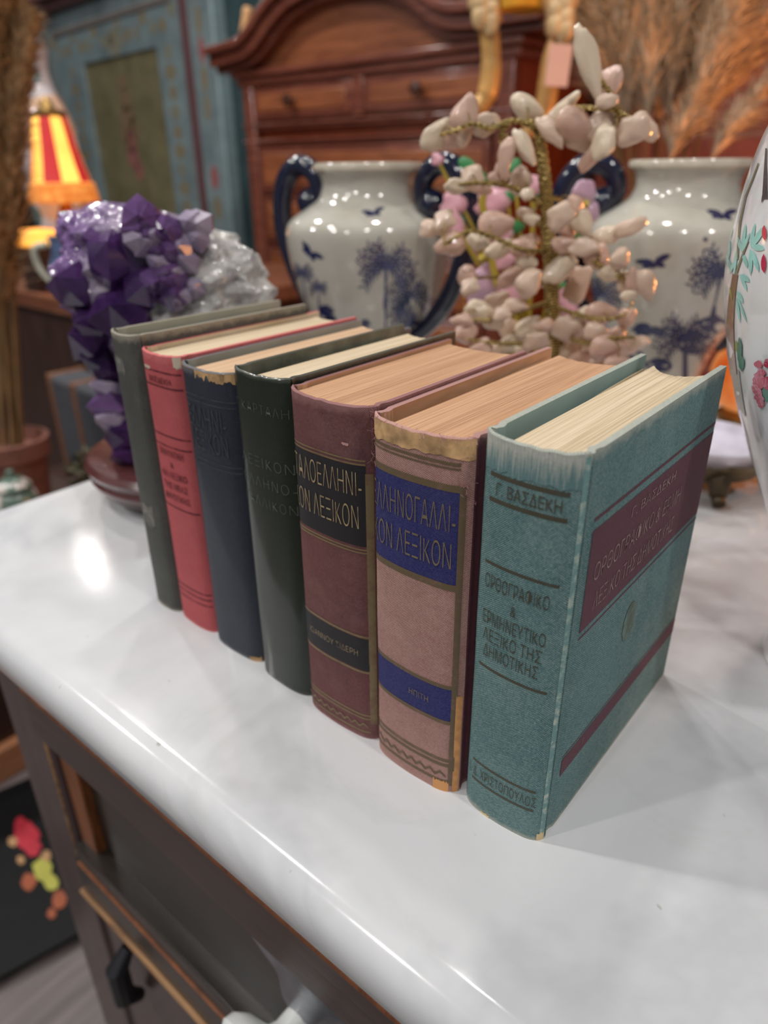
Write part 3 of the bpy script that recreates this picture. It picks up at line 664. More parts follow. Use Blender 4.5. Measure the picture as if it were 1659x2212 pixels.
def dec2(mb, A):
    palm(mb, A, 1556, 596, 62, 11, 11, 760, -40, 2); palm(mb, A, 1480, 735, 60, 10, 12, 830, 0, 2); palm(mb, A, 1300, 640, 44, 9, 13, 740, 20, 1)
    bird(mb, A, 1412, 566, 34, 10); bird(mb, A, 1560, 462, 30, 0); decal(mb, A, VS, blob(1524, 517, 5, 5, 3), 2); bird(mb, A, 1298, 450, 10, 30, 1)
    for k, (x, y, r) in enumerate(((1390, 712, 24), (1420, 716, 18), (1360, 770, 26), (1420, 790, 28), (1500, 740, 40), (1540, 700, 30))): decal(mb, A, VS, blob(x, y, r, r * .6, k + 20), 2)
vase(A2, 'blue and white palm tree vase partly hidden behind the large floral vase', .32, dec2)

# ------------------------------------------------------------------ large floral vase at the right
A3 = (.012, .440)
BP = smoothprof([(.0001, 0), (.058, 0), (.060, .004), (.056, .012), (.055, .03), (.062, .055), (.0740, .080), (.0935, .122), (.1065, .152), (.1165, .180), (.1235, .207), (.1258, .225), (.1252, .247), (.1230, .269), (.1185, .288), (.1080, .310), (.084, .332), (.048, .345), (.043, .362), (.046, .385), (.060, .410)], 5) + [(.062, .412), (.058, .411), (.042, .385), (.039, .36), (.03, .34), (.0001, .338)]
BS = BP[:BP.index((.062, .412))]
bv = thing('floral_vase', 'large white vase painted with bamboo and a pink peony, cut by the right edge', 'vase', (A3[0], A3[1], 0))
mb = MB().lathe(BP, 96)
def bd(poly, mi, off=.0004): decal(mb, A3, BS, poly, mi, off)
for L_ in ([(1640, 352), (1628, 385), (1612, 425), (1600, 480), (1594, 560)], [(1618, 520), (1606, 550), (1592, 590)]):
    for st in strip(L_, 3, 5): bd(st, 4)
for st in strip([(1590, 592), (1583, 640), (1578, 700), (1579, 760), (1583, 810)], 12, 20): bd(st, 3)
for st in strip([(1590, 800), (1596, 850), (1604, 900)], 16, 16): bd(st, 6)
for x, y, L, W, a in ((1604, 543, 62, 9, 82), (1604, 545, 48, 8, 68), (1604, 545, 36, 9, 105), (1623, 535, 55, 9, 80), (1624, 535, 58, 15, 58), (1626, 532, 28, 17, -12), (1623, 536, 60, 10, -90), (1625, 538, 52, 12, -72), (1606, 547, 34, 10, -72), (1601, 592, 26, 14, -40), (1601, 594, 38, 9, -68), (1594, 628, 30, 10, -65), (1592, 640, 60, 7, -82), (1594, 640, 62, 6, -70), (1587, 595, 60, 7, 84), (1582, 590, 42, 9, 105), (1578, 590, 26, 8, 70), (1575, 560, 40, 6, 85), (1576, 530, 16, 9, 100), (1577, 520, 40, 5, 80), (1580, 480, 36, 5, 84), (1588, 440, 34, 5, 80)): bd(leaf(x, y, L, W, a), 1)
for x, y, L, W, a in ((1654, 520, 34, 12, 92), (1652, 590, 42, 13, 90)): bd(leaf(x, y, L, W, a), 2, .0006)
for k in range(26):
    R = random.Random(k); bd(blob(1648 + R.uniform(-16, 14), 808 + R.uniform(-28, 30), 8, 7, k, 9, .2), 2 if k % 3 else 7, .0006)
for k in range(10): R = random.Random(k + 50); bd(blob(1634 + k * 1.6 + R.uniform(-3, 3), 838 + k * 4, 7, 8, k, 9, .2), 2 if k % 2 else 7, .0007)
for x, y, rx, ry in ((1600, 760, 5, 30), (1604, 785, 6, 16), (1658, 850, 9, 18)): bd(blob(x, y, rx, ry, 3, 12, .15), 5, .0005)
for st in strip([(1657, 320), (1655, 380), (1654, 430)], 4, 12): bd(st, 8)
bd(leaf(1657, 400, 40, 7, -105), 8); bd(leaf(1578, 620, 30, 5, -80), 9); bd(leaf(1592, 735, 26, 7, -90), 9)
for k in range(5): bd(leaf(1600 + k * 4, 925 + k * 14, 30, 7, -70), 5)
v0 = len(BP) * 96; dv, df = mb.v[v0:], [(f, k) for f, k in zip(mb.f, mb.m) if min(f) >= v0]
for ang in (PI / 2, PI, 1.5 * PI):          # the same painted garden goes on round the vase
    c_, s_ = math.cos(ang), math.sin(ang); b0 = len(mb.v); mb.v += [(x * c_ - y * s_, x * s_ + y * c_, z) for x, y, z in dv]; mb.uv += [(0, 0)] * len(dv)
    for f, k in df: mb.f.append(tuple(i - v0 + b0 for i in f)); mb.m.append(k)
bmats = [plain('cool_white_glaze', col(222, 226, 230), .10, 0, .03, 8, .5)] + [plain(n, c, .2, 0, .15, 120, .3) for n, c in (('aqua_enamel', col(150, 208, 202)), ('rose_enamel', col(190, 54, 84)), ('bark_enamel', col(132, 108, 88)), ('olive_line', col(120, 122, 96)), ('green_enamel', col(52, 120, 102)), ('moss_enamel', col(132, 126, 112)), ('pale_rose_enamel', col(204, 112, 136)), ('black_enamel', col(70, 66, 70)), ('leaf_green_enamel', col(140, 150, 70)))]
mb.build('body', bmats, bv, smooth=.7)

# ------------------------------------------------------------------ footed dish
di = thing('footed_dish', 'small dish of pale porcelain in a dull bronze footed mount behind the teal book', 'dish', (-.163, .668, 0))
mb = MB(); rr = random.Random(2)
mb.lathe([(.0001, .010), (.030, .010), (.046, .018), (.054, .028), (.056, .034), (.053, .034), (.049, .026), (.03, .018), (.0001, .018)], 48, wob=lambda a, z: 1 + .05 * math.sin(9 * a) + .03 * math.sin(17 * a + 40 * z))
mb.build('bronze_mount', plain('dull_bronze', col(112, 98, 74), .5, .6, .3, 80), di)
for k in range(4):
    a = .5 + k * PI / 2; f = MB(); f.tube(smoothpath([(.040 * math.cos(a), .040 * math.sin(a), .022), (.056 * math.cos(a), .056 * math.sin(a), .020), (.058 * math.cos(a), .058 * math.sin(a), .010), (.066 * math.cos(a), .066 * math.sin(a), .005)], 4), [.010] * 5 + [.008] * 4 + [.006] * 4, 8)
    f.build('foot', plain('dark_bronze', col(84, 74, 58), .5, .6, .3, 80), di)
mb = MB().lathe([(.0001, .0185), (.030, .0185), (.045, .026), (.0505, .036), (.052, .044), (.0505, .0445), (.047, .036), (.03, .026), (.0001, .024)], 48); mb.build('porcelain_bowl', plain('lilac_white_porcelain', col(214, 212, 226), .15, 0, .1, 60, .4), di)

# ------------------------------------------------------------------ amethyst on its stand
AA = (-.530, .350)
st = thing('display_stand', 'oval dark red wooden display stand under the amethyst', 'stand', (AA[0], AA[1], 0), .15)
def oval(mb, prof, sx, sy, n=56, mi=0):
    vs = []; fs = []
    for d, z in prof:
        for i in range(n): a = 2 * PI * i / n; vs.append(((sx + d) * math.cos(a), (sy + d) * math.sin(a), z))
    for j in range(len(prof) - 1):
        for i in range(n): fs.append((j * n + i, j * n + (i + 1) % n, (j + 1) * n + (i + 1) % n, (j + 1) * n + i))
    fs.append(tuple(range(n))[::-1]); fs.append(tuple((len(prof) - 1) * n + i for i in range(n))); mb.add(vs, fs, mi)
M_rosewood = wood('rosewood', col(70, 36, 36), col(112, 66, 64), .25, 'X', 5, .5, .05)
mb = MB(); oval(mb, [(-.010, .018), (-.003, .019), (0, .024), (-.002, .028), (.001, .031), (.003, .036), (-.001, .041), (-.012, .043)], .088, .082); mb.build('top', M_rosewood, st)
mb = MB(); oval(mb, [(-.016, .008), (-.010, .010), (-.008, .019)], .088, .082); mb.build('apron', wood('rosewood_dark', col(56, 36, 36), col(92, 66, 64), .3, 'X', 5, .4, .05), st)
for k in range(4):
    a = PI / 4 + k * PI / 2; mb = MB(); mb.ball((.062 * math.cos(a), .060 * math.sin(a), .009), (.020, .018, .009), 0, 16, 8); mb.build('foot', wood('foot_wood', col(84, 44, 30), col(140, 80, 50), .35, 'X', 6, .3), st)

am = thing('amethyst_cluster', 'tall purple amethyst crystal cluster with a grey crust on its right side', 'crystal', (AA[0], AA[1], .0434))
def amat(name, c1, c2, tr, rough=.12):
    t = NT(name); n = t.noise(28, 4, .6); t.set(Base_Color=t.ramp(n, [(.3, c1), (.7, c2)]), Roughness=rough, Transmission_Weight=tr, IOR=1.54, Specular_IOR_Level=.45)
    return t.mat
M_am = [amat('deep_amethyst', col(50, 30, 76), col(104, 64, 128), .5, .05), amat('mid_amethyst', col(84, 54, 112), col(146, 108, 166), .45, .06), amat('pale_amethyst', col(150, 130, 168), col(206, 194, 212), .35, .1)]
t = NT('grey_quartz_crust'); n_ = t.noise(40, 6, .7)
px_ = t.sep('Object'); g_ = t.step(t.math('ADD', px_[0], t.math('MULTIPLY', t.noise(22, 3), .05)), .010, .065)
t.set(Base_Color=t.mix(g_, t.ramp(n_, [(.3, col(84, 58, 108)), (.7, col(150, 118, 172))]), t.ramp(n_, [(.3, col(150, 146, 150)), (.7, col(216, 214, 206))])), Roughness=.16, Coat_Weight=.4, Coat_Roughness=.06); t.bump(t.voro(130, None, 'F1'), .6, .004); M_crust = t.mat
# the camera looks along FW: build the body in a frame whose x runs to the right of the picture
ah = math.atan2(.638, .770)
def ap(sx, sd, z): return (sx * math.cos(ah) - sd * math.sin(ah), sx * math.sin(ah) + sd * math.cos(ah), z)   # right, away, up
mb = MB(); nu, nv = 64, 44; vs = []; fs = []
ctl = [(.0, .045, .0), (.02, .048, -.004), (.05, .046, -.004), (.08, .058, .0), (.105, .074, .002), (.13, .084, .004), (.155, .082, .000), (.18, .066, -.010), (.197, .040, -.028), (.205, .002, -.034)]
def rad(z):
    for (z0, r0, c0), (z1, r1, c1) in zip(ctl, ctl[1:]):
        if z0 <= z <= z1: u = (z - z0) / (z1 - z0); u = u * u * (3 - 2 * u) if z < .17 else u; return r0 + (r1 - r0) * u, c0 + (c1 - c0) * u
    return ctl[-1][1:]
for j in range(nv + 1):
    z = .205 * (1 - (1 - j / nv) ** 1.2); r, c0 = rad(z)
    for i in range(nu):
        a = 2 * PI * i / nu; p = Vector((r * math.cos(a), .68 * r * math.sin(a), z)); k = 1 + .14 * noise.noise(p * 34 + Vector((3, 1, 2))) + .16 * noise.noise(p * 95)
        vs.append(ap(c0 + p.x * k, p.y * k, z + (.004 * noise.noise(p * 50) if z > .01 else 0)))
for j in range(nv):
    for i in range(nu): fs.append((j * nu + i, j * nu + (i + 1) % nu, (j + 1) * nu + (i + 1) % nu, (j + 1) * nu + i))
fs.append(tuple(range(nu))[::-1]); fs.append(tuple(nv * nu + i for i in range(nu))); mb.add(vs, fs)
mx = mb.build('quartz_crust', M_crust, am, smooth=0); mx['label'] = 'grey and lilac quartz crust'
def crystal(base, tip, r, mat, roll=0, hp=.62, nm='crystal'):
    base, tip = Vector(base), Vector(tip); d = (tip - base); L = d.length; d.normalize(); n = d.orthogonal().normalized(); b2 = d.cross(n); vs = []
    rn = random.Random(int(base.x * 1e5) + int(tip.z * 1e5))
    for q, k in ((.0, 1.0), (hp, .95)):
        for i in range(6):
            a = roll + PI / 3 * i; kk = k * (1 + .12 * math.sin(i * 2.3 + roll)); vs.append(base + d * (L * (q + (rn.uniform(-.07, .07) if q else 0))) + (n * math.cos(a) + b2 * math.sin(a)) * r * kk)
    vs.append(tip); vs = [Vector((v.x, v.y, max(v.z, .0015))) for v in vs]; fs = [(i, (i + 1) % 6, 6 + (i + 1) % 6, 6 + i) for i in range(6)] + [(6 + i, 6 + (i + 1) % 6, 12) for i in range(6)] + [(5, 4, 3, 2, 1, 0)]
    m_ = MB(); m_.add(vs, fs); return m_.build(nm, mat, am, smooth=0)
def axis_pt(px, py, back=0):      # a point over the stand, 'back' metres behind its centre
    D = math.hypot(*AA) + back; p = at_d(px, py, D); return Vector((p.x - AA[0], p.y - AA[1], p.z - .0432))
big = [  # base px, tip px, radius, depth of base / tip, shade
    ((225, 640), (116, 598), .030, .01, -.04, 0), ((255, 600), (232, 520), .030, -.02, -.06, 0), ((300, 600), (262, 500), .034, -.02, -.055, 0), ((250, 690), (158, 700), .026, .0, -.04, 0),
    ((290, 700), (235, 660), .034, -.02, -.07, 0), ((245, 740), (146, 722), .028, .0, -.035, 0), ((270, 540), (175, 510), .024, .0, -.03, 1), ((320, 580), (296, 530), .024, -.02, -.05, 1),
    ((300, 640), (330, 600), .028, -.03, -.07, 0), ((350, 580), (390, 555), .018, -.04, -.065, 1), ((280, 520), (225, 462), .018, 0, -.02, 2), ((330, 530), (335, 475), .018, -.02, -.05, 1),
    ((270, 790), (170, 770), .022, .0, -.03, 0), ((280, 850), (190, 832), .016, .0, -.03, 2), ((285, 880), (185, 878), .024, .0, -.035, 1), ((280, 900), (205, 905), .018, .0, -.04, 2),
    ((300, 950), (235, 930), .022, -.01, -.04, 0), ((300, 980), (245, 985), .020, -.01, -.04, 0), ((320, 740), (300, 690), .026, -.03, -.06, 0), ((340, 760), (270, 770), .026, -.03, -.06, 0), ((330, 830), (255, 800), .022, -.02, -.05, 0)]
for (bx, by), (tx_, ty), r, d0, d1, sh in big: crystal(axis_pt(bx, by, d0), axis_pt(tx_, ty, d1), r * .72, M_am[sh], bx * .1)
rn = random.Random(8)
for k in range(34):
    x = rn.uniform(285, 430); y = rn.uniform(475, 660) if x > 330 else rn.uniform(470, 520)
    sh = 2 if x > 400 or rn.random() < .25 else 1; b0 = axis_pt(x, y, -.026 - .02 * math.sin((x - 200) / 300 * PI)); tp = axis_pt(x + rn.uniform(-24, 6), y + rn.uniform(-14, 14), -.056 - .018 * math.sin((x - 200) / 300 * PI))
    crystal(b0, tp, rn.uniform(.008, .015), M_am[sh], k)

# ------------------------------------------------------------------ gemstone tree
TA = (-.276, .532)
TD = math.hypot(*TA)
gt = thing('gemstone_tree', 'wire tree with leaves of pale pink polished stones and a twisted golden trunk', 'ornament', (TA[0], TA[1], 0))
def tp(px, py, back=0): p = at_d(px, py, TD + back); return Vector((p.x - TA[0], p.y - TA[1], p.z))
t = NT('twisted_gold_wire'); wv = t.wave(180, t.vec('Object', (1, 1, 1), (.6, .5, 0)), 2, 'Z'); t.set(Base_Color=t.ramp(wv, [(.2, col(110, 92, 50)), (.8, col(206, 180, 112))]), Roughness=.35, Metallic=.55); t.bump(wv, .8, .001); M_wire = t.mat
def twist(name, pts, r0, r1, strands=4, turns=140, parent=gt):
    P = smoothpath(pts, 7); n = len(P); mb = MB(); L = 0
    for q in range(strands):
        out = []; L = 0
        for i, p in enumerate(P):
            if i: L += (P[i] - P[i - 1]).length
            tg = (P[min(i + 1, n - 1)] - P[max(i - 1, 0)]).normalized(); nn = tg.cross(Vector((.3, .9, .2))).normalized(); bb = tg.cross(nn); r = r0 + (r1 - r0) * i / (n - 1); a = 2 * PI * q / strands + L * turns * 2
            out.append(p + (nn * math.cos(a) + bb * math.sin(a)) * r * .62)
        mb.tube(out, [(r0 + (r1 - r0) * i / (n - 1)) * .62 for i in range(n)], 6)
    return mb.build(name, M_wire, parent)
MB().lathe([(.0001, 0), (.042, 0), (.045, .006), (.038, .014), (.020, .018), (.0001, .019)], 30, wob=lambda a, z: 1 + .08 * math.sin(5 * a)).build('base', plain('dark_wood_base', col(70, 50, 40), .4), gt)
twist('trunk', [(0, 0, .010), tp(1200, 860), tp(1197, 760), tp(1193, 680), tp(1190, 600), tp(1184, 500), tp(1178, 400), tp(1165, 290)], .0062, .0040, 5, 120)
branches = [
    [(1165, 292, 0), (1140, 268, -.005), (1100, 262, -.01), (1060, 278, -.015), (1020, 268, -.02), (985, 282, -.02), (950, 292, -.025)],
    [(1140, 262, 0), (1180, 268, .0), (1215, 265, .01), (1245, 258, .01)], [(1245, 258, .01), (1240, 235, .0), (1300, 234, -.01), (1330, 240, -.01), (1333, 262, -.01)],
    [(1333, 236, -.01), (1318, 200, -.01), (1295, 170, -.01), (1275, 130, -.01)], [(1333, 240, -.01), (1350, 250, -.01), (1375, 262, -.01)],
    [(1100, 264, -.01), (1082, 290, -.01), (1084, 320, -.01)], [(1082, 288, -.01), (1105, 305, -.015), (1130, 315, -.015)],
    [(1178, 450, 0), (1140, 420, -.01), (1090, 400, -.02), (1030, 395, -.03), (985, 400, -.03)], [(1180, 430, 0), (1205, 430, .01), (1225, 445, .02), (1240, 470, .02)],
    [(1182, 500, 0), (1150, 470, .01), (1120, 455, .02)], [(1186, 540, 0), (1130, 540, -.02), (1060, 510, -.03), (1010, 500, -.04), (960, 530, -.04)], [(1186, 550, 0), (1240, 545, -.01), (1290, 570, -.02), (1340, 600, -.025), (1400, 620, -.025)],
    [(1188, 540, 0), (1240, 530, .01), (1310, 515, .02), (1360, 495, .02)], [(1192, 650, 0), (1130, 670, -.02), (1070, 690, -.03), (1000, 690, -.03)], [(1193, 660, 0), (1250, 680, -.02), (1310, 690, -.03), (1350, 680, -.03)],
    [(1195, 700, 0), (1140, 740, -.03), (1060, 740, -.04), (1000, 730, -.04)], [(1195, 710, 0), (1260, 740, -.03), (1320, 730, -.04), (1370, 730, -.03)], [(1190, 600, 0), (1150, 610, .01), (1090, 600, .02), (1030, 600, .01)]]
for bp in branches: twist('branch', [tp(*q) for q in bp], .0021, .0011, 3, 200)
def stone_mat(name, c1, c2):
    t = NT(name); n = t.noise(60, 5, .65); t.set(Base_Color=t.ramp(n, [(.3, c1), (.7, c2)]), Roughness=.16, Subsurface_Weight=.35, Subsurface_Radius=(.008, .006, .005), Coat_Weight=.4, Coat_Roughness=.06); t.bump(t.noise(120, 3), .15, .001); return t.mat
M_st = [stone_mat('cream_quartz', col(206, 186, 160), col(230, 214, 192)), stone_mat('rose_quartz', col(200, 172, 150), col(222, 200, 180)), stone_mat('pink_quartz', col(196, 160, 142), col(218, 186, 168))]
def stone_mesh(seed, mat):
    bm = bmesh.new(); bmesh.ops.create_icosphere(bm, subdivisions=3, radius=.5); o = Vector((seed * 7.3, seed * 1.7, seed * 4.1))
    for v in bm.verts:
        p = v.co.normalized(); k = 1 + .42 * noise.noise(p * 1.1 + o) + .14 * noise.noise(p * 2.6 + o); v.co = p * .5 * k
        for c in range(3):
            pn = Vector((noise.noise(o + Vector((c, 0, 0)) * 3), noise.noise(o + Vector((0, c, 0)) * 3 + Vector((9, 0, 0))), noise.noise(o + Vector((0, 0, c)) * 3 + Vector((0, 9, 0))))).normalized()
            dd = v.co.dot(pn) - .36
            if dd > 0: v.co -= pn * dd * .8
    me = bpy.data.meshes.new('stone_leaf'); bm.to_mesh(me); bm.free(); me.materials.append(mat); me.polygons.foreach_set('use_smooth', [True] * len(me.polygons)); return me
stones_me = [stone_mesh(s, M_st[s % 3]) for s in range(9)]
SX = 1 / 3.072
ST = [(1145, 225, 300, 100, -62), (1270, 380, 170, 105, 80), (1255, 490, 110, 70, 10), (960, 560, 240, 80, 45), (1060, 650, 210, 150, -30), (1240, 640, 170, 150, 90), (1250, 760, 160, 120, 70), (1150, 870, 180, 85, 55), (1430, 690, 165, 145, 0), (1510, 650, 160, 95, -40),
      (730, 535, 180, 115, -22), (320, 570, 165, 140, 60), (475, 640, 140, 115, 10), (150, 715, 190, 130, 30), (250, 730, 190, 115, 25), (320, 720, 130, 70, 50), (720, 790, 180, 85, -50), (590, 860, 190, 85, 80), (560, 930, 100, 70, 80), (900, 700, 180, 105, -40),
      (1090, 740, 180, 140, -30), (540, 990, 140, 75, 0), (360, 1000, 130, 120, 0), (265, 1050, 120, 80, 10), (420, 1065, 130, 55, -5), (685, 1000, 115, 110, -30), (690, 1060, 90, 120, 60), (735, 1110, 75, 65, 0), (1050, 1170, 130, 95, -60), (950, 1260, 150, 135, 20),
      (1100, 1290, 140, 105, -40), (990, 1340, 120, 75, -20), (715, 1230, 95, 65, 0), (760, 1270, 95, 65, 0), (520, 1310, 180, 155, 0), (100, 1330, 120, 95, 20), (180, 1290, 125, 120, 0), (410, 1410, 115, 95, 0), (220, 1430, 165, 120, 10), (1410, 1330, 165, 85, 25), (1270, 1375, 180, 90, 20), (980, 1440, 140, 95, 0), (1130, 1460, 165, 95, 0)]
ST2 = [(560, 430, 160, 95, 15), (710, 410, 190, 115, 12), (1200, 470, 140, 120, 0), (1350, 500, 115, 125, 60), (730, 520, 120, 85, 0), (640, 600, 190, 95, 32), (750, 640, 160, 130, 60), (960, 560, 200, 125, 35), (880, 630, 160, 85, 22), (1070, 670, 215, 135, 65), (1290, 590, 135, 75, 0), (1380, 640, 115, 95, 90), (1430, 630, 120, 75, 90), (1520, 670, 170, 115, -52), (1410, 740, 90, 65, 0),
       (330, 610, 125, 115, 40), (350, 680, 110, 95, 0), (410, 830, 150, 115, 10), (300, 890, 130, 65, 0), (520, 770, 150, 95, 22), (665, 800, 140, 75, 0), (500, 910, 140, 95, -30), (320, 990, 150, 115, 0), (560, 860, 110, 85, 0), (740, 950, 145, 130, 70), (850, 930, 120, 75, 0), (990, 960, 180, 150, 0), (1110, 880, 125, 115, 60), (1210, 860, 170, 150, 0), (1390, 880, 115, 110, 0),
       (790, 1040, 150, 115, 0), (620, 1050, 130, 105, 60), (430, 1080, 140, 115, 0), (510, 1110, 120, 115, 0), (1090, 1040, 165, 150, 30), (1260, 1080, 190, 155, 0), (1440, 1060, 190, 95, 18), (880, 1130, 120, 95, 90), (960, 1190, 120, 105, 0), (1100, 1160, 160, 125, 0), (1200, 1210, 140, 105, 0), (700, 1090, 95, 85, 0), (1330, 1180, 150, 95, 0), (890, 1020, 120, 100, 0), (1010, 1100, 130, 100, 40), (1330, 990, 110, 90, 0), (600, 950, 120, 90, 40), (1180, 980, 130, 110, 0)]
allst = [(900 + x * SX, 60 + y * SX, l * SX, w_ * SX, a) for x, y, l, w_, a in ST] + [(900 + x * SX, 400 + y * SX, l * SX, w_ * SX, a) for x, y, l, w_, a in ST2]
rn = random.Random(3); bw = MB(); px_m = .72 * TD * 1.112 / F_PX * 1.0
cam_fr = Matrix((RT, UP, -FW)).transposed()
BR = [tp(*q) for bp in branches for q in bp]
for i, (x, y, l, w_, a) in enumerate(allst):
    back = rn.uniform(-.045, .02) if y > 600 else rn.uniform(-.03, .01)
    p = tp(x, y, back); k = (TD + back) * .905 / F_PX
    me = stones_me[(i * 5 + i // 9) % 9]; o = bpy.data.objects.new('stone_leaf', me); COL.objects.link(o); o.parent = gt; o.location = p
    yaw = math.atan2(FW.y, FW.x) - PI / 2
    o.rotation_euler = (Matrix.Rotation(yaw, 3, 'Z') @ Matrix.Rotation(-math.radians(a), 3, 'Y') @ Matrix.Rotation(rn.uniform(-.5, .5), 3, 'X')).to_euler()
    o.scale = (l * k * 1.30, min(l, w_) * k * .8, w_ * k * 1.30)
    q = min(BR, key=lambda b_: (b_ - p).length); mid = (p + q) / 2 + Vector((rn.uniform(-.004, .004), rn.uniform(-.004, .004), .004))
    bw.tube(smoothpath([q, mid, p], 4), .00055, 5)
bw.build('thin_wires', M_wire, gt)

# ------------------------------------------------------------------ glass flower spray behind the tree
FA = (-.345, .645); FD = math.hypot(*FA)
fl = thing('glass_flower_spray', 'pink glass blossoms with green glass leaves behind the gemstone tree', 'ornament', (FA[0], FA[1], 0))
def fp(px, py, back=0): p = at_d(px, py, FD + back); return Vector((p.x - FA[0], p.y - FA[1], p.z))
M_pk = [stone_mat('pink_glass', col(214, 152, 166), col(232, 184, 194)), stone_mat('lilac_glass', col(188, 148, 172), col(212, 180, 196))]; M_gr = stone_mat('green_glass', col(36, 120, 62), col(80, 164, 100)); M_ye = plain('yellow_stem', col(178, 156, 56), .35, .2)
pk_me = [stone_mesh(40, M_pk[0]), stone_mesh(41, M_pk[1])]; gr_me = stone_mesh(43, M_gr)
MB().lathe([(.0001, 0), (.035, 0), (.038, .008), (.034, .035), (.028, .037), (.0001, .037)], 28).build('pot', plain('jade_pot', col(70, 110, 84), .3), fl)
fls = [(980, 442, 42, 38, 0), (1066, 435, 60, 44, 0), (945, 345, 20, 20, 0), (1262, 415, 42, 36, 1), (1275, 455, 30, 34, 1), (1085, 560, 50, 34, 0), (1048, 612, 56, 60, 1), (1035, 640, 44, 40, 1), (1100, 625, 50, 40, 0), (1215, 650, 34, 44, 0), (1232, 668, 26, 34, 0), (1150, 400, 44, 30, 0), (985, 490, 26, 50, 0), (1040, 545, 36, 30, 0), (1075, 500, 50, 50, 0)]
gls = [(1020, 370, 56, 26, -40), (1110, 365, 36, 20, 55), (1155, 410, 34, 22, -20), (1050, 400, 40, 18, -25), (983, 480, 30, 34, 90), (1105, 490, 26, 44, 90), (1250, 500, 40, 22, 10), (1210, 622, 24, 34, 70), (1140, 520, 30, 20, 0), (1095, 425, 30, 20, 0), (1240, 690, 26, 20, 30)]
bw = MB(); rn = random.Random(5); yaw = math.atan2(FW.y, FW.x) - PI / 2
for nm, L_, mes in (('blossom', fls, pk_me), ('leaf', gls, [gr_me])):
    for i, q in enumerate(L_):
        x, y, l, w_ = q[:4]; a = q[4] if nm == 'leaf' else rn.uniform(-30, 30); me = mes[q[4] if nm == 'blossom' else 0]; back = rn.uniform(-.02, .02); p = fp(x, y, back); k = (FD + back) * .905 / F_PX
        o = bpy.data.objects.new(nm, me); COL.objects.link(o); o.parent = fl; o.location = p; o.scale = (l * k * 1.35, min(l, w_) * k * .8, w_ * k * 1.35)
        o.rotation_euler = (Matrix.Rotation(yaw, 3, 'Z') @ Matrix.Rotation(-math.radians(a), 3, 'Y')).to_euler()
        bw.tube(smoothpath([(0, 0, .034), (p.x * .35, p.y * .35, .05 + (p.z - .05) * .5), p], 6), .0016, 6)
for pts in (((1058, 530), (1065, 575), (1075, 618)), ((1035, 560), (1050, 550), (1060, 530)), ((1250, 435), (1262, 440), (1272, 442)), ((1045, 420), (1042, 440), (1046, 460))): bw.tube(smoothpath([fp(x, y, -.02) for x, y in pts], 4), .0034, 8)
bw.build('stems', M_ye, fl)

# ------------------------------------------------------------------ walnut chest with an arched pediment
CX0, CX1, CY0 = -2.09, -1.06, 1.80
ch = thing('chest_of_drawers', 'polished walnut chest with an arched pediment, behind the palm tree vase', 'chest', (CX0, CY0, -TZ))
CW = CX1 - CX0; B0 = TZ
MB().box(.0, CW, .02, .48, 0, B0 + .53).build('carcass', M_chestside, ch)
for x in (0, CW - .05): MB().box(x, x + .05, -.012, .02, 0, B0 + .53).build('corner_post', M_chestdark, ch, bevel=.006)
def slab(z0, z1, pr, nm='moulding'):
    mb = MB(); k = (z1 - z0); mb.box(-pr, CW + pr, -pr, .28, z0 + k * .55, z1); mb.box(-pr * .6, CW + pr * .6, -pr * .6, .27, z0, z0 + k * .55); return mb.build(nm, M_chestdark, ch, bevel=.005)
slab(B0 + .512, B0 + .556, .030); slab(B0 + .385, B0 + .405, .014); slab(B0 + .340, B0 + .358, .014)
MB().box(.05, CW - .05, 0, .02, B0 + .405, B0 + .512).build('frieze_frame', M_chestdark, ch)
M_knob = plain('dark_turned_knob', col(70, 40, 32), .25, 0, .2, 40, .5)
def drawer(x0, x1, z0, z1, knobs):
    mb = MB(); mb.box(x0, x1, -.012, .015, z0, z1, 1); mb.box(x0 + .022, x1 - .022, -.016, .0, z0 + .018, z1 - .018, 0)
    d = mb.build('drawer', [M_chestwood, M_chestdark], ch, bevel=.004)
    for kx in knobs:
        k = MB().lathe([(.008, 0), (.008, .012), (.015, .018), (.019, .026), (.016, .034), (.0001, .037)], 20).build('knob', M_knob, d, loc=(kx, -.016, (z0 + z1) / 2)); k.rotation_euler = (PI / 2, 0, 0)
drawer(.055, .485, B0 + .418, B0 + .505, (.245,)); drawer(.535, CW - .055, B0 + .418, B0 + .505, (.745,))
MB().box(.487, .533, -.014, .01, B0 + .410, B0 + .512).build('centre_stile', M_chestdark, ch, bevel=.004)
for z0, z1 in ((.205, .335), (.040, .185), (-.13, .02), (-.31, -.15), (-.52, -.33)):
    drawer(.06, CW - .06, B0 + z0, B0 + z1, (.245, .745)); slab(B0 + z0 - .018, B0 + z0 - .004, .008)
slab(.02, .10, .03, 'plinth')
def arch_path(n0):
    base = [(-.09, .615), (.0, .620), (.075, .628), (.13, .655), (.19, .695), (.28, .735), (.40, .757), (.53, .757), (.65, .735), (.74, .695), (.80, .655), (.855, .628), (.93, .620), (1.02, .620), (CW + .09, .620)]
    P = smoothpath([(x, 0, z) for x, z in base], 5); out = []
    for i, p in enumerate(P):
        t = (P[min(i + 1, len(P) - 1)] - P[max(i - 1, 0)]).normalized(); out.append((p.x - t.z * n0, p.z + t.x * n0))
    return out
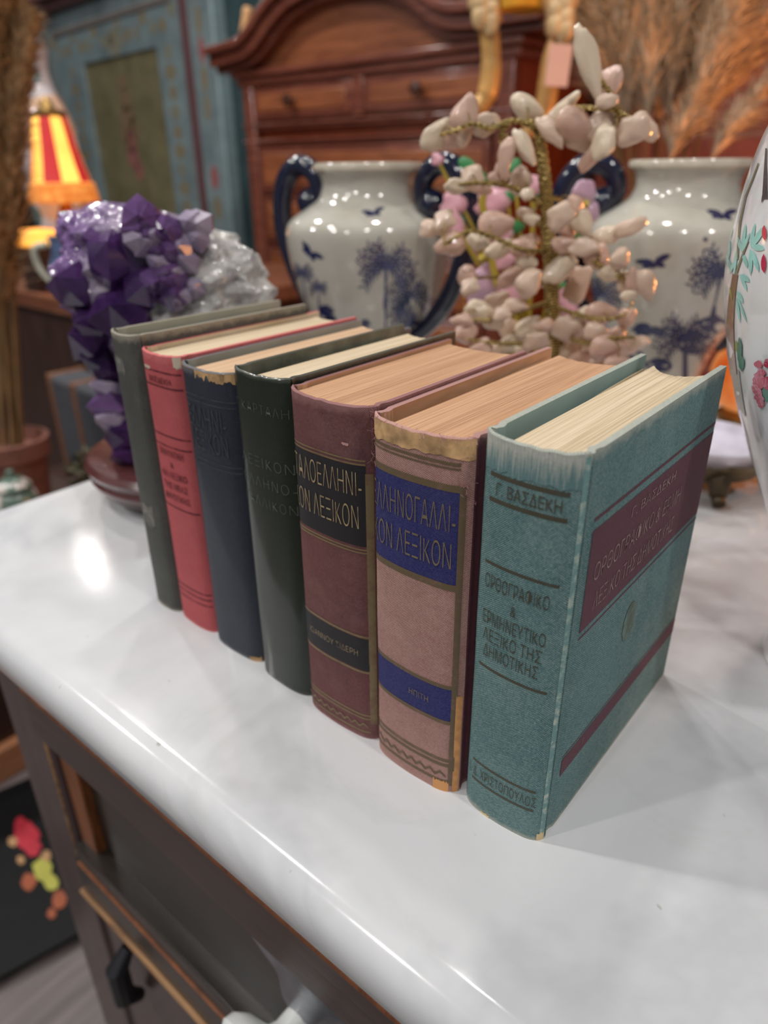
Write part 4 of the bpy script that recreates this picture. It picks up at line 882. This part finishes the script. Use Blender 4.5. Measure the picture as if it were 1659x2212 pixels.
for n0, n1, pr, nm in ((-.012, .012, .085, 'pediment_cap'), (-.045, -.012, .066, 'pediment_cove'), (-.062, -.045, .040, 'pediment_fillet')):
    a, c = arch_path(n0), arch_path(n1); mb = MB(); n = len(a); vs = []; fs = []
    for y in (-pr, .26):
        vs += [(x, y, B0 + z) for x, z in a] + [(x, y, B0 + z) for x, z in c]
    for i in range(n - 1):
        fs += [(i, i + 1, n + i + 1, n + i), (2 * n + i, 3 * n + i, 3 * n + i + 1, 2 * n + i + 1), (i, 2 * n + i, 2 * n + i + 1, i + 1), (n + i, n + i + 1, 3 * n + i + 1, 3 * n + i)]
    fs += [(0, n, 3 * n, 2 * n), (n - 1, 3 * n - 1, 4 * n - 1, 2 * n - 1)]
    mb.add(vs, fs); mb.build(nm, M_chestdark, ch, smooth=.5, bevel=.004)
po = [(.02, .556)] + [(x, z) for x, z in arch_path(-.05) if .0 < x < CW] + [(CW - .02, .556)]
MB().prism([(x, B0 + z) for x, z in po], .0, .25).build('tympanum', M_chestwood, ch)

bx = thing('woven_box', 'grey brown textured box standing on top of the walnut chest at left', 'box', (-1.90, 2.16, .558))
t = NT('grey_brown_weave'); t.set(Base_Color=t.ramp(t.noise(26, 5, .7), [(.3, col(92, 80, 80)), (.7, col(150, 134, 132))]), Roughness=.85); t.bump(t.voro(60), .5, .006)
MB().box(-.12, .42, -.06, .10, .0, .36).build('sides', t.mat, bx, bevel=.006); MB().box(-.13, .43, -.07, .11, .361, .39).build('lid', t.mat, bx, bevel=.006)
cs = MB().tube(smoothpath([(0, 0, 0), (.012, 0, .03), (.028, 0, .07)], 4), [.016] * 8 + [.012], 14).build('carved_ornament', plain('cream_bone', col(226, 176, 122), .5)); cs.location = (-2.035, 1.772, TZ + .651)
tag(cs, 'small cream ornament standing on the left corner of the walnut chest', 'ornament')

# ------------------------------------------------------------------ blue painted wardrobe
WA = math.radians(6); WP = on_y(490, 363, 2.1)
wr = thing('wardrobe', 'blue grey painted wardrobe with an olive door panel and maroon strip', 'wardrobe', (WP.x, WP.y, -TZ), -WA)
def pmat(name, c1, c2, c3, rough=.35):
    t = NT(name); n = t.noise(7, 6, .65); n2 = t.noise(3.5, 5, .7, t.vec('Object', (1, 1, .35))); c = t.ramp(n, [(.3, c1), (.7, c2)]); c = t.mix(t.math('MULTIPLY', t.step(n2, .5, .72), .55), c, c3)
    t.set(Base_Color=c, Roughness=rough, Coat_Weight=.25, Coat_Roughness=.2); t.bump(n, .2, .004); return t.mat
M_wblue = pmat('blue_grey_paint', col(104, 122, 128), col(146, 162, 164), col(116, 110, 98))
M_wteal = pmat('teal_side_paint', col(66, 92, 98), col(92, 120, 124), col(58, 78, 82))
M_wolive = pmat('olive_panel_paint', col(106, 102, 76), col(138, 130, 98), col(114, 92, 66))
M_wmaroon = plain('maroon_strip_paint', col(104, 62, 66), .4)
M_wgold = plain('faded_gold_paint', col(136, 124, 98), .5, 0, .2, 60); M_wrose = plain('faded_rose_paint', col(160, 96, 96), .5, 0, .2, 60); M_wedge = plain('edge_highlight_teal', col(140, 164, 168), .35)  # the pale edge colour paints in the highlight along the front corner
WW, WH = 1.62, B0 + .98
MB().box(-WW, -.004, .02, .58, 0, WH).build('carcass', M_wteal, wr)
f = MB(); f.box(-.185, -.012, .0, .02, 0, WH, 0); f.box(-.014, .0, .0, .06, 0, WH, 1)
for z, m_, rx in ((.80, 2, .02), (.70, 3, .022), (.60, 2, .024), (.50, 2, .02), (.24, 3, .03), (.12, 2, .03)): f.add([(-.10 + rx * math.cos(a * PI / 8), -.0006, B0 + z + .04 * math.sin(a * PI / 8) * (1 + .2 * (a % 3))) for a in range(16)], [tuple(range(16))], m_)
f.build('side_stile', [M_wblue, M_wedge, M_wgold, M_wrose], wr, bevel=.004)
MB().box(-.232, -.186, -.006, .02, 0, WH).build('maroon_strip', M_wmaroon, wr, bevel=.003)
dm = MB(); UP0, UP1 = -.46, -1.20
dm.box(UP0, -.234, .0, .02, 0, WH); dm.box(-WW, UP1, .0, .02, 0, WH); dm.box(UP1, UP0, .0, .02, B0 + .745, WH)
dm.box(-1.50, -.30, -.008, .0, B0 + .885, B0 + .91, 2)
for k in range(16):
    R = random.Random(k); u = -.30 - 1.2 * k / 15; dm.add([(u + .03 * math.cos(a * PI / 6), -.0008, B0 + .815 + .045 * (k % 3 == 0) + .026 * math.sin(a * PI / 6)) for a in range(12)], [tuple(range(12))], 1 if k % 2 else 3)
for k in range(14):
    for u in (-.36, -1.33): dm.add([(u + .03 * math.cos(a * PI / 6) * (1 + .4 * (k % 2)), -.0008, B0 + .72 - .075 * k + .03 * math.sin(a * PI / 6)) for a in range(12)], [tuple(range(12))], 1 if k % 3 else 3)
dm.add([(-.83 + .10 * math.cos(a * PI / 12) * (1 - .5 * abs(math.sin(a * PI / 12))), -.0008, B0 + .80 + .055 * math.sin(a * PI / 12)) for a in range(24)], [tuple(range(24))], 3)
dr_ = dm.build('door', [M_wblue, M_wgold, plain('grey_brown_bead', col(120, 112, 108), .4), plain('faded_ochre_scroll', col(134, 132, 116), .5, 0, .2, 60)], wr, bevel=.003)
pn = MB(); pn.box(UP1, UP0, .012, .02, 0, B0 + .745)
for u, z, ru, rz, m_ in ((-.83, .57, .06, .05, 1), (-.83, .50, .075, .045, 1), (-.83, .40, .05, .05, 2), (-.83, .33, .055, .05, 2), (-.79, .27, .04, .04, 2), (-.88, .42, .04, .04, 1), (-.78, .45, .04, .05, 1), (-.83, .64, .05, .03, 1)):
    pn.add([(u + ru * math.cos(a * PI / 9) * (1 + .18 * (a % 2)), .0108, B0 + z + rz * math.sin(a * PI / 9) * (1 + .15 * (a % 2))) for a in range(18)], [tuple(range(18))], m_)
pn.build('door_panel', [M_wolive, plain('panel_scroll', col(132, 110, 84), .5, 0, .2, 50), plain('panel_rose', col(152, 100, 94), .5, 0, .25, 50)], dr_)
mb = MB(); mb.box(-WW - .03, .03, -.035, .60, WH, WH + .045); mb.box(-WW - .06, .06, -.065, .62, WH + .045, WH + .10); mb.build('cornice', wood('plum_brown_cornice', col(84, 56, 58), col(124, 90, 92), .35, 'X', 4), wr, bevel=.006)

# ------------------------------------------------------------------ hanging gilded figure with a price tag
GA = at_d(1128, 200, 1.42)
gf = thing('hanging_figure', 'golden jointed wooden figure hanging in front of the chest, its legs in view', 'figure', (GA.x, GA.y, 0))
def gp(px, py, back=0): p = at_d(px, py, 1.42 + back); return Vector((p.x - GA.x, p.y - GA.y, p.z))
M_gilt = plain('worn_gilding', col(206, 158, 92), .35, .15, .25, 24, .3); M_gilt2 = plain('pale_gilding', col(224, 190, 140), .35, .1, .3, 30, .3); M_cloth = plain('yellow_cloth', col(222, 160, 40), .8, 0, .2, 20)
for a, c_, d, e, g in ((1052, 1056, 1060, 1052, 1034), (1212, 1208, 1190, 1172, 1148)):
    lo = 0 if a < 1100 else 45
    mb = MB().tube(smoothpath([gp(c_, 62 + lo * .4), gp(d, 110 + lo * .6), gp(d + (0 if lo == 0 else -8), 160 + lo), gp(e, 205 + lo), gp(g, 232 + lo), gp(g - 10, 246 + lo)], 5), [.0165] * 8 + [.018] * 8 + [.016] * 5 + [.013] * 4 + [.009], 16); mb.build('shin_and_foot', M_gilt, gf)
    mb = MB().tube(smoothpath([gp(a - 6, -150), gp(a - 4, -60), gp(a - 2, 10), gp(c_, 60 + lo * .4)], 5), [.028] * 6 + [.030] * 5 + [.024] * 4 + [.016], 16)
    for k in range(5): q = gp(a + (-14 if k % 2 else 8), -10 + 14 * k + lo * .4, -.02); mb.ball(q, (.016, .012, .022))
    mb.build('thigh', M_gilt2, gf)
q0, q1 = gp(1133, -170), gp(1130, 22); mb = MB().tube([q0, (q0 + q1) / 2, q1], [.050, .054, .050], 20, 0, .6); mb.build('garment', M_cloth, gf)
q0 = gp(1130, -420); q1 = gp(1133, -165); mb = MB().tube([q1, (q0 * .4 + q1 * .6), q0], [.050, .062, .05], 20, 0, .6); mb.ball(tuple(q0 + Vector((0, 0, .08))), .06); mb.build('torso_and_head', M_gilt, gf)
MB().tube([q0 + Vector((0, 0, .13)), Vector((q0.x, q0.y, 2.02))], .002, 6).build('cord', plain('cord', col(90, 80, 70), .9), gf)
tg0 = at_d(1207, 140, 1.36); pt = thing('price_tag', 'blank pinkish paper price tag tied to the golden figure', 'tag', (tg0.x, tg0.y, tg0.z))
yaw = math.atan2(FW.y, FW.x) - PI / 2; pt.rotation_euler = (0, .06, yaw)
MB().box(-.0185, .0185, 0, .001, -.030, .028).build('paper', plain('pink_paper', col(236, 190, 172), .8, 0, .03), pt, bevel=.002)
MB().tube([(0, .001, .024), (-.004, .008, .038), (-.008, .016, .048)], .0008, 5).build('string', plain('string', col(190, 170, 140), .9), pt)

# ------------------------------------------------------------------ pampas grass, warm lamp and orange glass at the right
M_pamp = plain('dry_plume', col(226, 204, 176), .9, 0, .2, 60); M_stem = plain('dry_stalk', col(124, 96, 62), .8)
def plume(parent, base, tipv, mid, L0, width, n, seed, mat, name='plume', root=None):
    P = smoothpath([root, base, mid, tipv] if root is not None else [base, mid, tipv], 10); R = random.Random(seed); mb = MB()
    mb.tube(P, [.003] * (len(P) - 1) + [.001], 5, 1); m = len(P); i0 = int(m * L0)
    for k in range(n):
        u = R.random(); fi = i0 + (m - 1 - i0) * u; i = min(int(fi), m - 2); p = P[i].lerp(P[i + 1], fi - i); tg = (P[i + 1] - P[i]).normalized()
        a = R.uniform(0, 2 * PI); nn = tg.orthogonal().normalized(); sd = nn * math.cos(a) + tg.cross(nn) * math.sin(a)
        L = width * (1.25 - .75 * u) * R.uniform(.6, 1.3); d = (tg * R.uniform(.8, 1.6) + sd * R.uniform(.25, .9)).normalized()
        q = p + d * L * .6; e = p + d * L + Vector((0, 0, -L * .22)) + sd * L * .12; w_ = d.cross(sd).normalized() * R.uniform(.0012, .0028)
        mb.add([p - w_ * .5, p + w_ * .5, q + w_, q - w_, e], [(0, 1, 2, 3), (3, 2, 4)], 0)
    return mb.build(name, [mat, M_stem], parent, smooth=0)
PD = 1.56; PB = at_d(1420, 600, PD)
pg = thing('pampas_grass', 'big bunch of dry pampas plumes behind the right palm tree vase', 'dried plant', (PB.x, PB.y, -TZ))
MB().lathe([(.0001, 0), (.10, 0), (.14, .12), (.15, .30), (.11, .46), (.085, .52), (.10, .56), (.09, .565), (.07, .52), (.0001, .50)], 32).build('urn', plain('brown_urn', col(92, 62, 48), .5), pg)
def pq(px, py, back=0): p = at_d(px, py, PD + back); return Vector((p.x - PB.x, p.y - PB.y, p.z + TZ))
tips = [(1250, -60, .05), (1262, -120, .0), (1290, -140, .06), (1322, -160, -.04), (1360, -170, .05), (1400, -190, .0), (1440, -180, .07), (1480, -170, -.03), (1520, -150, .05), (1560, -110, .0), (1600, -60, -.06), (1650, 10, .04), (1668, 165, -.08), (1505, 200, -.10), (1590, -140, .1), (1340, -60, .1), (1460, -40, .1), (1640, -80, .08), (1280, 10, -.03), (1400, 0, -.05)]
for i, (x, y, bk) in enumerate(tips):
    bx0 = 1310 + (x - 1250) * .42; b0 = pq(bx0 + 20, 350 if y < 150 else 420, bk); tpv = pq(x, y, bk); md = b0.lerp(tpv, .55) + Vector((0, 0, .02))
    rt_ = Vector((.05 * math.cos(i * 2.4), .05 * math.sin(i * 2.4), .52)); plume(pg, b0, tpv, md, .40, .105 if y < 100 else .06, 1000 if y < 100 else 700, i, M_pamp, 'plume', rt_)

WL = bpy.data.lights.new('warm_lamp', 'POINT'); WL.energy = 15; WL.color = (1.0, .36, .09); WL.shadow_soft_size = .06
o = bpy.data.objects.new('warm_lamp', WL); o.location = (.16, 1.36, .16 + TZ); COL.objects.link(o)
ol = on_z(1580, 925, 0)
og = thing('orange_glass_lamp', 'glowing orange glass lamp between the teal book and the floral vase', 'lamp', (ol.x, ol.y + .045, 0))
t = NT('glowing_orange_glass'); t.set(Base_Color=col(226, 120, 50), Roughness=.25, Emission_Color=t.ramp(t.noise(18, 3), [(.35, col(196, 84, 26)), (.65, col(240, 180, 110))]), Emission_Strength=.55)
MB().lathe(smoothprof([(.022, .012), (.036, .022), (.044, .042), (.044, .062), (.036, .082), (.028, .092)], 4) + [(.025, .092), (.032, .080), (.038, .060), (.03, .03), (.0001, .02)], 36).build('glass_shade', t.mat, og)
MB().lathe([(.0001, 0), (.030, 0), (.031, .006), (.024, .0119), (.0001, .0119)], 28).build('base', M_brass, og)

# ------------------------------------------------------------------ left: cabinet, lamp, bench and the clutter on it
cb = thing('side_cabinet', 'dark brown side cabinet under the lit lamp at the left edge', 'cabinet', (-2.45, .905, -TZ))
M_cab = wood('near_black_oak', col(44, 28, 24), col(76, 50, 40), .5, 'Z', 4, .2); M_cabt = wood('brown_cabinet_top', col(104, 62, 44), col(150, 98, 72), .35, 'X', 4, .3)
MB().box(0, .93, 0, .76, 0, .80).build('carcass', M_cab, cb, bevel=.004); MB().box(-.02, .95, -.02, .78, .80, .845).build('top', M_cabt, cb, bevel=.006)
MB().box(.93, .936, .06, .70, .08, .74).build('door', M_cab, cb, bevel=.003)
CT = -.0148
LP = at_d(118, 320, 2.14)
lp = thing('table_lamp', 'lit table lamp with a red and amber panelled shade', 'lamp', (LP.x, LP.y, CT))
t = NT('red_lit_shade'); t.set(Base_Color=col(170, 40, 40), Roughness=.7, Emission_Color=col(214, 40, 44), Emission_Strength=.55); M_red = t.mat
t = NT('amber_lit_shade'); t.set(Base_Color=col(240, 170, 80), Roughness=.7, Emission_Color=t.ramp(t.noise(9, 2), [(.3, col(255, 140, 50)), (.6, col(255, 200, 90))]), Emission_Strength=1.35); M_amb = t.mat
t = NT('amber_fringe'); t.set(Base_Color=col(220, 140, 60), Roughness=.8, Emission_Color=t.ramp(t.voro(70), [(.1, col(255, 180, 90)), (.6, col(190, 90, 30))]), Emission_Strength=.8); M_fr = t.mat
def shade_pt(k, z0): pass
zs = [(.040, .405), (.046, .38), (.053, .34), (.062, .30), (.073, .26)]
mb = MB(); N = 10
for k in range(N):
    a0, a1 = 2 * PI * (k + .3) / N, 2 * PI * (k + 1.3) / N; vs = []; fs = []
    for r, z in zs:
        for q in range(5): a = a0 + (a1 - a0) * q / 4; rr_ = r * (1 - .02 * math.sin(PI * q / 4)); vs.append((rr_ * math.cos(a), rr_ * math.sin(a), z))
    for j in range(4):
        for q in range(4): fs.append((j * 5 + q, j * 5 + q + 1, (j + 1) * 5 + q + 1, (j + 1) * 5 + q))
    mb.add(vs, fs, k % 2)
sh = mb.build('lamp_shade', [M_red, M_amb], lp)
MB().lathe([(.073, .2595), (.078, .255), (.084, .215), (.081, .212), (.073, .25)], 40, wob=lambda a, z: 1 + .02 * math.sin(24 * a)).build('fringe', M_fr, sh)
MB().lathe([(.041, .404), (.041, .415), (.020, .422), (.012, .44), (.0001, .448)], 20).build('finial', M_brass, lp)
MB().lathe([(.0001, 0), (.044, 0), (.045, .012), (.038, .03), (.022, .05), (.016, .09), (.028, .13), (.030, .165), (.016, .20), (.010, .26), (.010, .40), (.0001, .402)], 28).build('lamp_base', M_brass, lp)
bl = bpy.data.lights.new('lamp_bulb', 'POINT'); bl.energy = 1.5; bl.color = (1, .55, .22); bl.shadow_soft_size = .03
o = bpy.data.objects.new('lamp_bulb', bl); o.location = (LP.x + .005, LP.y, .18 + CT + TZ); COL.objects.link(o)
lq = at_d(66, 478, 2.16)
ln = thing('lit_lantern', 'low glowing amber lantern box below the panelled lamp shade', 'lantern', (lq.x, lq.y, CT))
MB().box(-.034, .034, -.034, .034, .0, .111).build('base_box', M_cab, ln, bevel=.003); MB().box(-.046, .046, -.046, .046, .112, .150).build('glass', M_amb, ln, bevel=.008)
pq_ = at_d(150, 545, 1.97)
pc = thing('painted_pitcher', 'blue painted pitcher with a pale curved handle in front of the cabinet lamp', 'pitcher', (pq_.x, pq_.y, CT))
MB().lathe([(.0001, 0), (.038, 0), (.050, .02), (.056, .05), (.050, .085), (.040, .11), (.042, .135), (.046, .145), (.042, .145), (.036, .12), (.0001, .10)], 36).build('body', [plain('blue_yellow_glaze', col(84, 104, 140), .25, 0, .5, 26, .4)], pc)
MB().tube(smoothpath([(-.046, -.030, .125), (-.07, -.05, .115), (-.068, -.048, .07), (-.040, -.03, .03)], 6), .008, 10).build('handle', plain('pale_handle', col(190, 190, 172), .3), pc)
fq = at_d(44, 140, 2.40)
fg = thing('tall_porcelain_vase', 'tall pale porcelain vase with pink and teal patches behind the lit lamp', 'vase', (fq.x + .02, fq.y + .02, CT))
t = NT('famille_patches'); v_ = t.voro(16, None, 'F1', 'Color'); sp_ = t.n('ShaderNodeSeparateColor'); t.t.links.new(v_, sp_.inputs[0])
t.set(Base_Color=t.ramp(sp_.outputs[0], [(.45, col(214, 210, 214)), (.5, col(80, 118, 120)), (.7, col(80, 118, 120)), (.74, col(200, 104, 112)), (.9, col(226, 190, 160))]), Roughness=.12, Coat_Weight=.5)
MB().lathe(smoothprof([(.0001, 0), (.06, 0), (.055, .03), (.065, .12), (.085, .26), (.088, .36), (.070, .43), (.045, .49), (.040, .54), (.055, .60), (.052, .605), (.036, .54), (.0001, .50)], 3), 40).build('body', t.mat, fg)

bn = thing('low_bench', 'dark low wooden bench at the left with a pale board at its foot', 'bench', (-1.72, .10, -TZ))
MB().box(.02, .41, .02, .77, .08, .42).build('carcass', M_cab, bn, bevel=.004); MB().box(0, .43, 0, .79, .42, .455).build('top', M_cab, bn, bevel=.005)
MB().box(.0, .430, -.005, .77, .0, .075).build('foot_board', wood('pale_foot_board', col(170, 112, 76), col(214, 152, 112), .5, 'Y', 5), bn, bevel=.003)
BT = .4554 - TZ
sq = at_d(150, 930, 1.80)
su = thing('suitcase', 'old grey suitcase with tan leather straps standing behind the amethyst', 'suitcase', (-1.555, .805, BT), -.05)
M_case = plain('grey_canvas', col(70, 72, 78), .7, 0, .15, 80); M_leather = plain('tan_leather', col(118, 78, 54), .5, 0, .2, 60)
MB().box(-.14, .20, -.045, .045, 0, .235).build('body', M_case, su, bevel=.012)
for x in (-.142, -.02, .12): MB().box(x, x + .022, -.0475, .0475, -.0 + .001, .2375).build('strap', M_leather, su, bevel=.004)
MB().tube(smoothpath([(.0 + .03, 0, .236), (.035, 0, .26), (.09, 0, .26), (.10, 0, .236)], 5), .007, 8).build('handle', M_leather, su)
tq = at_d(2, 880, 1.56)
tr = thing('potted_dry_grass', 'tall sheaf of tan dry grass in a terracotta pot at the left edge', 'dried plant', (tq.x, tq.y, BT))
M_terra = plain('terracotta', col(122, 78, 66), .8, 0, .2, 30)
MB().lathe([(.0001, 0), (.048, 0), (.064, .14), (.066, .150), (.073, .152), (.075, .188), (.068, .190), (.063, .16), (.0001, .15)], 40).build('terracotta_pot', M_terra, tr)
dg = tr
M_dry = plain('tan_grass', col(196, 166, 128), .9, 0, .3, 40)
def dq(px, py, back=0): p = at_d(px, py, 1.56 + back); return Vector((p.x - tq.x, p.y - tq.y, p.z - BT))
for i in range(15):
    R = random.Random(i + 70); x1 = -60 + i * 8.8 + R.uniform(-8, 8); y1 = R.uniform(-160, -20) + (90 if i > 12 else 0); b0 = Vector((.02 * math.cos(i), .02 * math.sin(i), 0.1515)); bk = R.uniform(-.05, .05)
    t1 = dq(x1, y1, bk); m1 = dq(-30 + i * 3.4 + (x1 - 20) * .18, 420, bk * .5); plume(dg, b0.lerp(m1, .05), t1, m1, .52 if i < 11 else .6, .080, 800, i + 70, M_dry, 'stalk', b0)
gb = thing('leafy_plant', 'dark olive leafy plant in front of the grey suitcase', 'plant', (-1.385, .675, BT))
MB().lathe([(.0001, 0), (.03, 0), (.04, .05), (.036, .052), (.0001, .045)], 24).build('pot', M_cab, gb)
mb = MB(); R = random.Random(9); 
for k in range(420):
    p = Vector((R.gauss(0, 1), R.gauss(0, 1), R.gauss(0, 1))).normalized() * R.uniform(.4, 1); p = Vector((p.x * .046, p.y * .046, .085 + p.z * .05)); d = Vector((R.uniform(-1, 1), R.uniform(-1, 1), R.uniform(-.3, 1))).normalized(); s_ = d.orthogonal().normalized()
    mb.add([p, p + d * .010 + s_ * .005, p + d * .022, p + d * .010 - s_ * .005], [(0, 1, 2, 3)], 0 if R.random() < .8 else 1)
mb.build('foliage', [plain('olive_leaf', col(84, 82, 60), .7, 0, .3, 40), plain('plum_leaf', col(110, 76, 82), .7)], gb, smooth=0)
jq = at_d(28, 1050, 1.43)
jr = thing('ginger_jar', 'white and green porcelain jar low at the left, just behind the marble edge', 'jar', (jq.x, jq.y, BT))
t = NT('white_green_glaze'); n_ = t.noise(22, 3); t.set(Base_Color=t.ramp(n_, [(.45, col(206, 196, 190)), (.52, col(92, 112, 100))]), Roughness=.2, Coat_Weight=.4)
MB().lathe(smoothprof([(.0001, 0), (.03, 0), (.042, .04), (.045, .08), (.038, .115), (.030, .125)], 4), 36).build('body', t.mat, jr)
MB().lathe([(.033, .126), (.033, .135), (.022, .148), (.008, .154), (.008, .165), (.0001, .168)], 28).build('lid', t.mat, jr)

ty = thing('flower_tray', 'black tray painted with red and yellow flowers lying on the grey floor', 'tray', (-1.062, .225, -TZ), -.25)
tv = []; mb = MB()
def rrect(hx, hy, r, n=8):
    out = []
    for sx, sy, a0 in ((1, 1, 0), (-1, 1, PI / 2), (-1, -1, PI), (1, -1, 1.5 * PI)):
        for k in range(n + 1): a = a0 + k * PI / 2 / n; out.append((sx * (hx - r) + r * math.cos(a), sy * (hy - r) + r * math.sin(a)))
    return out
rings = [(0, .001), (.018, .002), (.030, .022), (.034, .022), (.022, .0045), (.0, .004)]; rs = [[(x, y, z) for x, y in rrect(.165 + d, .19 + d, .07 + d)] for d, z in rings]; n = len(rs[0]); vs = [v for r in rs for v in r]; fs = []
for j in range(len(rs) - 1):
    for i in range(n): fs.append((j * n + i, j * n + (i + 1) % n, (j + 1) * n + (i + 1) % n, (j + 1) * n + i))
fs.append(tuple(range(n))[::-1]); fs.append(tuple((len(rs) - 1) * n + i for i in range(n))); mb.add(vs, fs, 0)
yq = lambda px, py: Matrix.Rotation(.25, 3, 'Z') @ (on_z(px, py, -TZ + .005) - Vector((-1.062, .225, -TZ)))
for k, (x, y, r_, m_) in enumerate(((58, 1805, 26, 1), (45, 1780, 14, 1), (70, 1830, 18, 1), (28, 1818, 10, 3), (92, 1880, 22, 2), (110, 1905, 16, 2), (62, 1905, 16, 4), (45, 1858, 9, 3), (128, 1945, 18, 4), (112, 1975, 10, 4), (100, 1850, 10, 3))):
    mb.add([tuple(yq(*q) + Vector((0, 0, .0001 * (k + 1)))) for q in blob(x, y, r_, r_ * 1.15, k, 14, .2)], [tuple(range(14))], m_)
mb.build('tray_body', [plain('black_lacquer', col(12, 12, 14), .55, 0, .2, 20, 0, .25)] + [plain(n_, c_, .6) for n_, c_ in (('tray_red', col(176, 34, 52)), ('tray_yellow_green', col(168, 166, 70)), ('tray_tan', col(170, 130, 90)), ('tray_rust', col(150, 76, 44)))], ty)
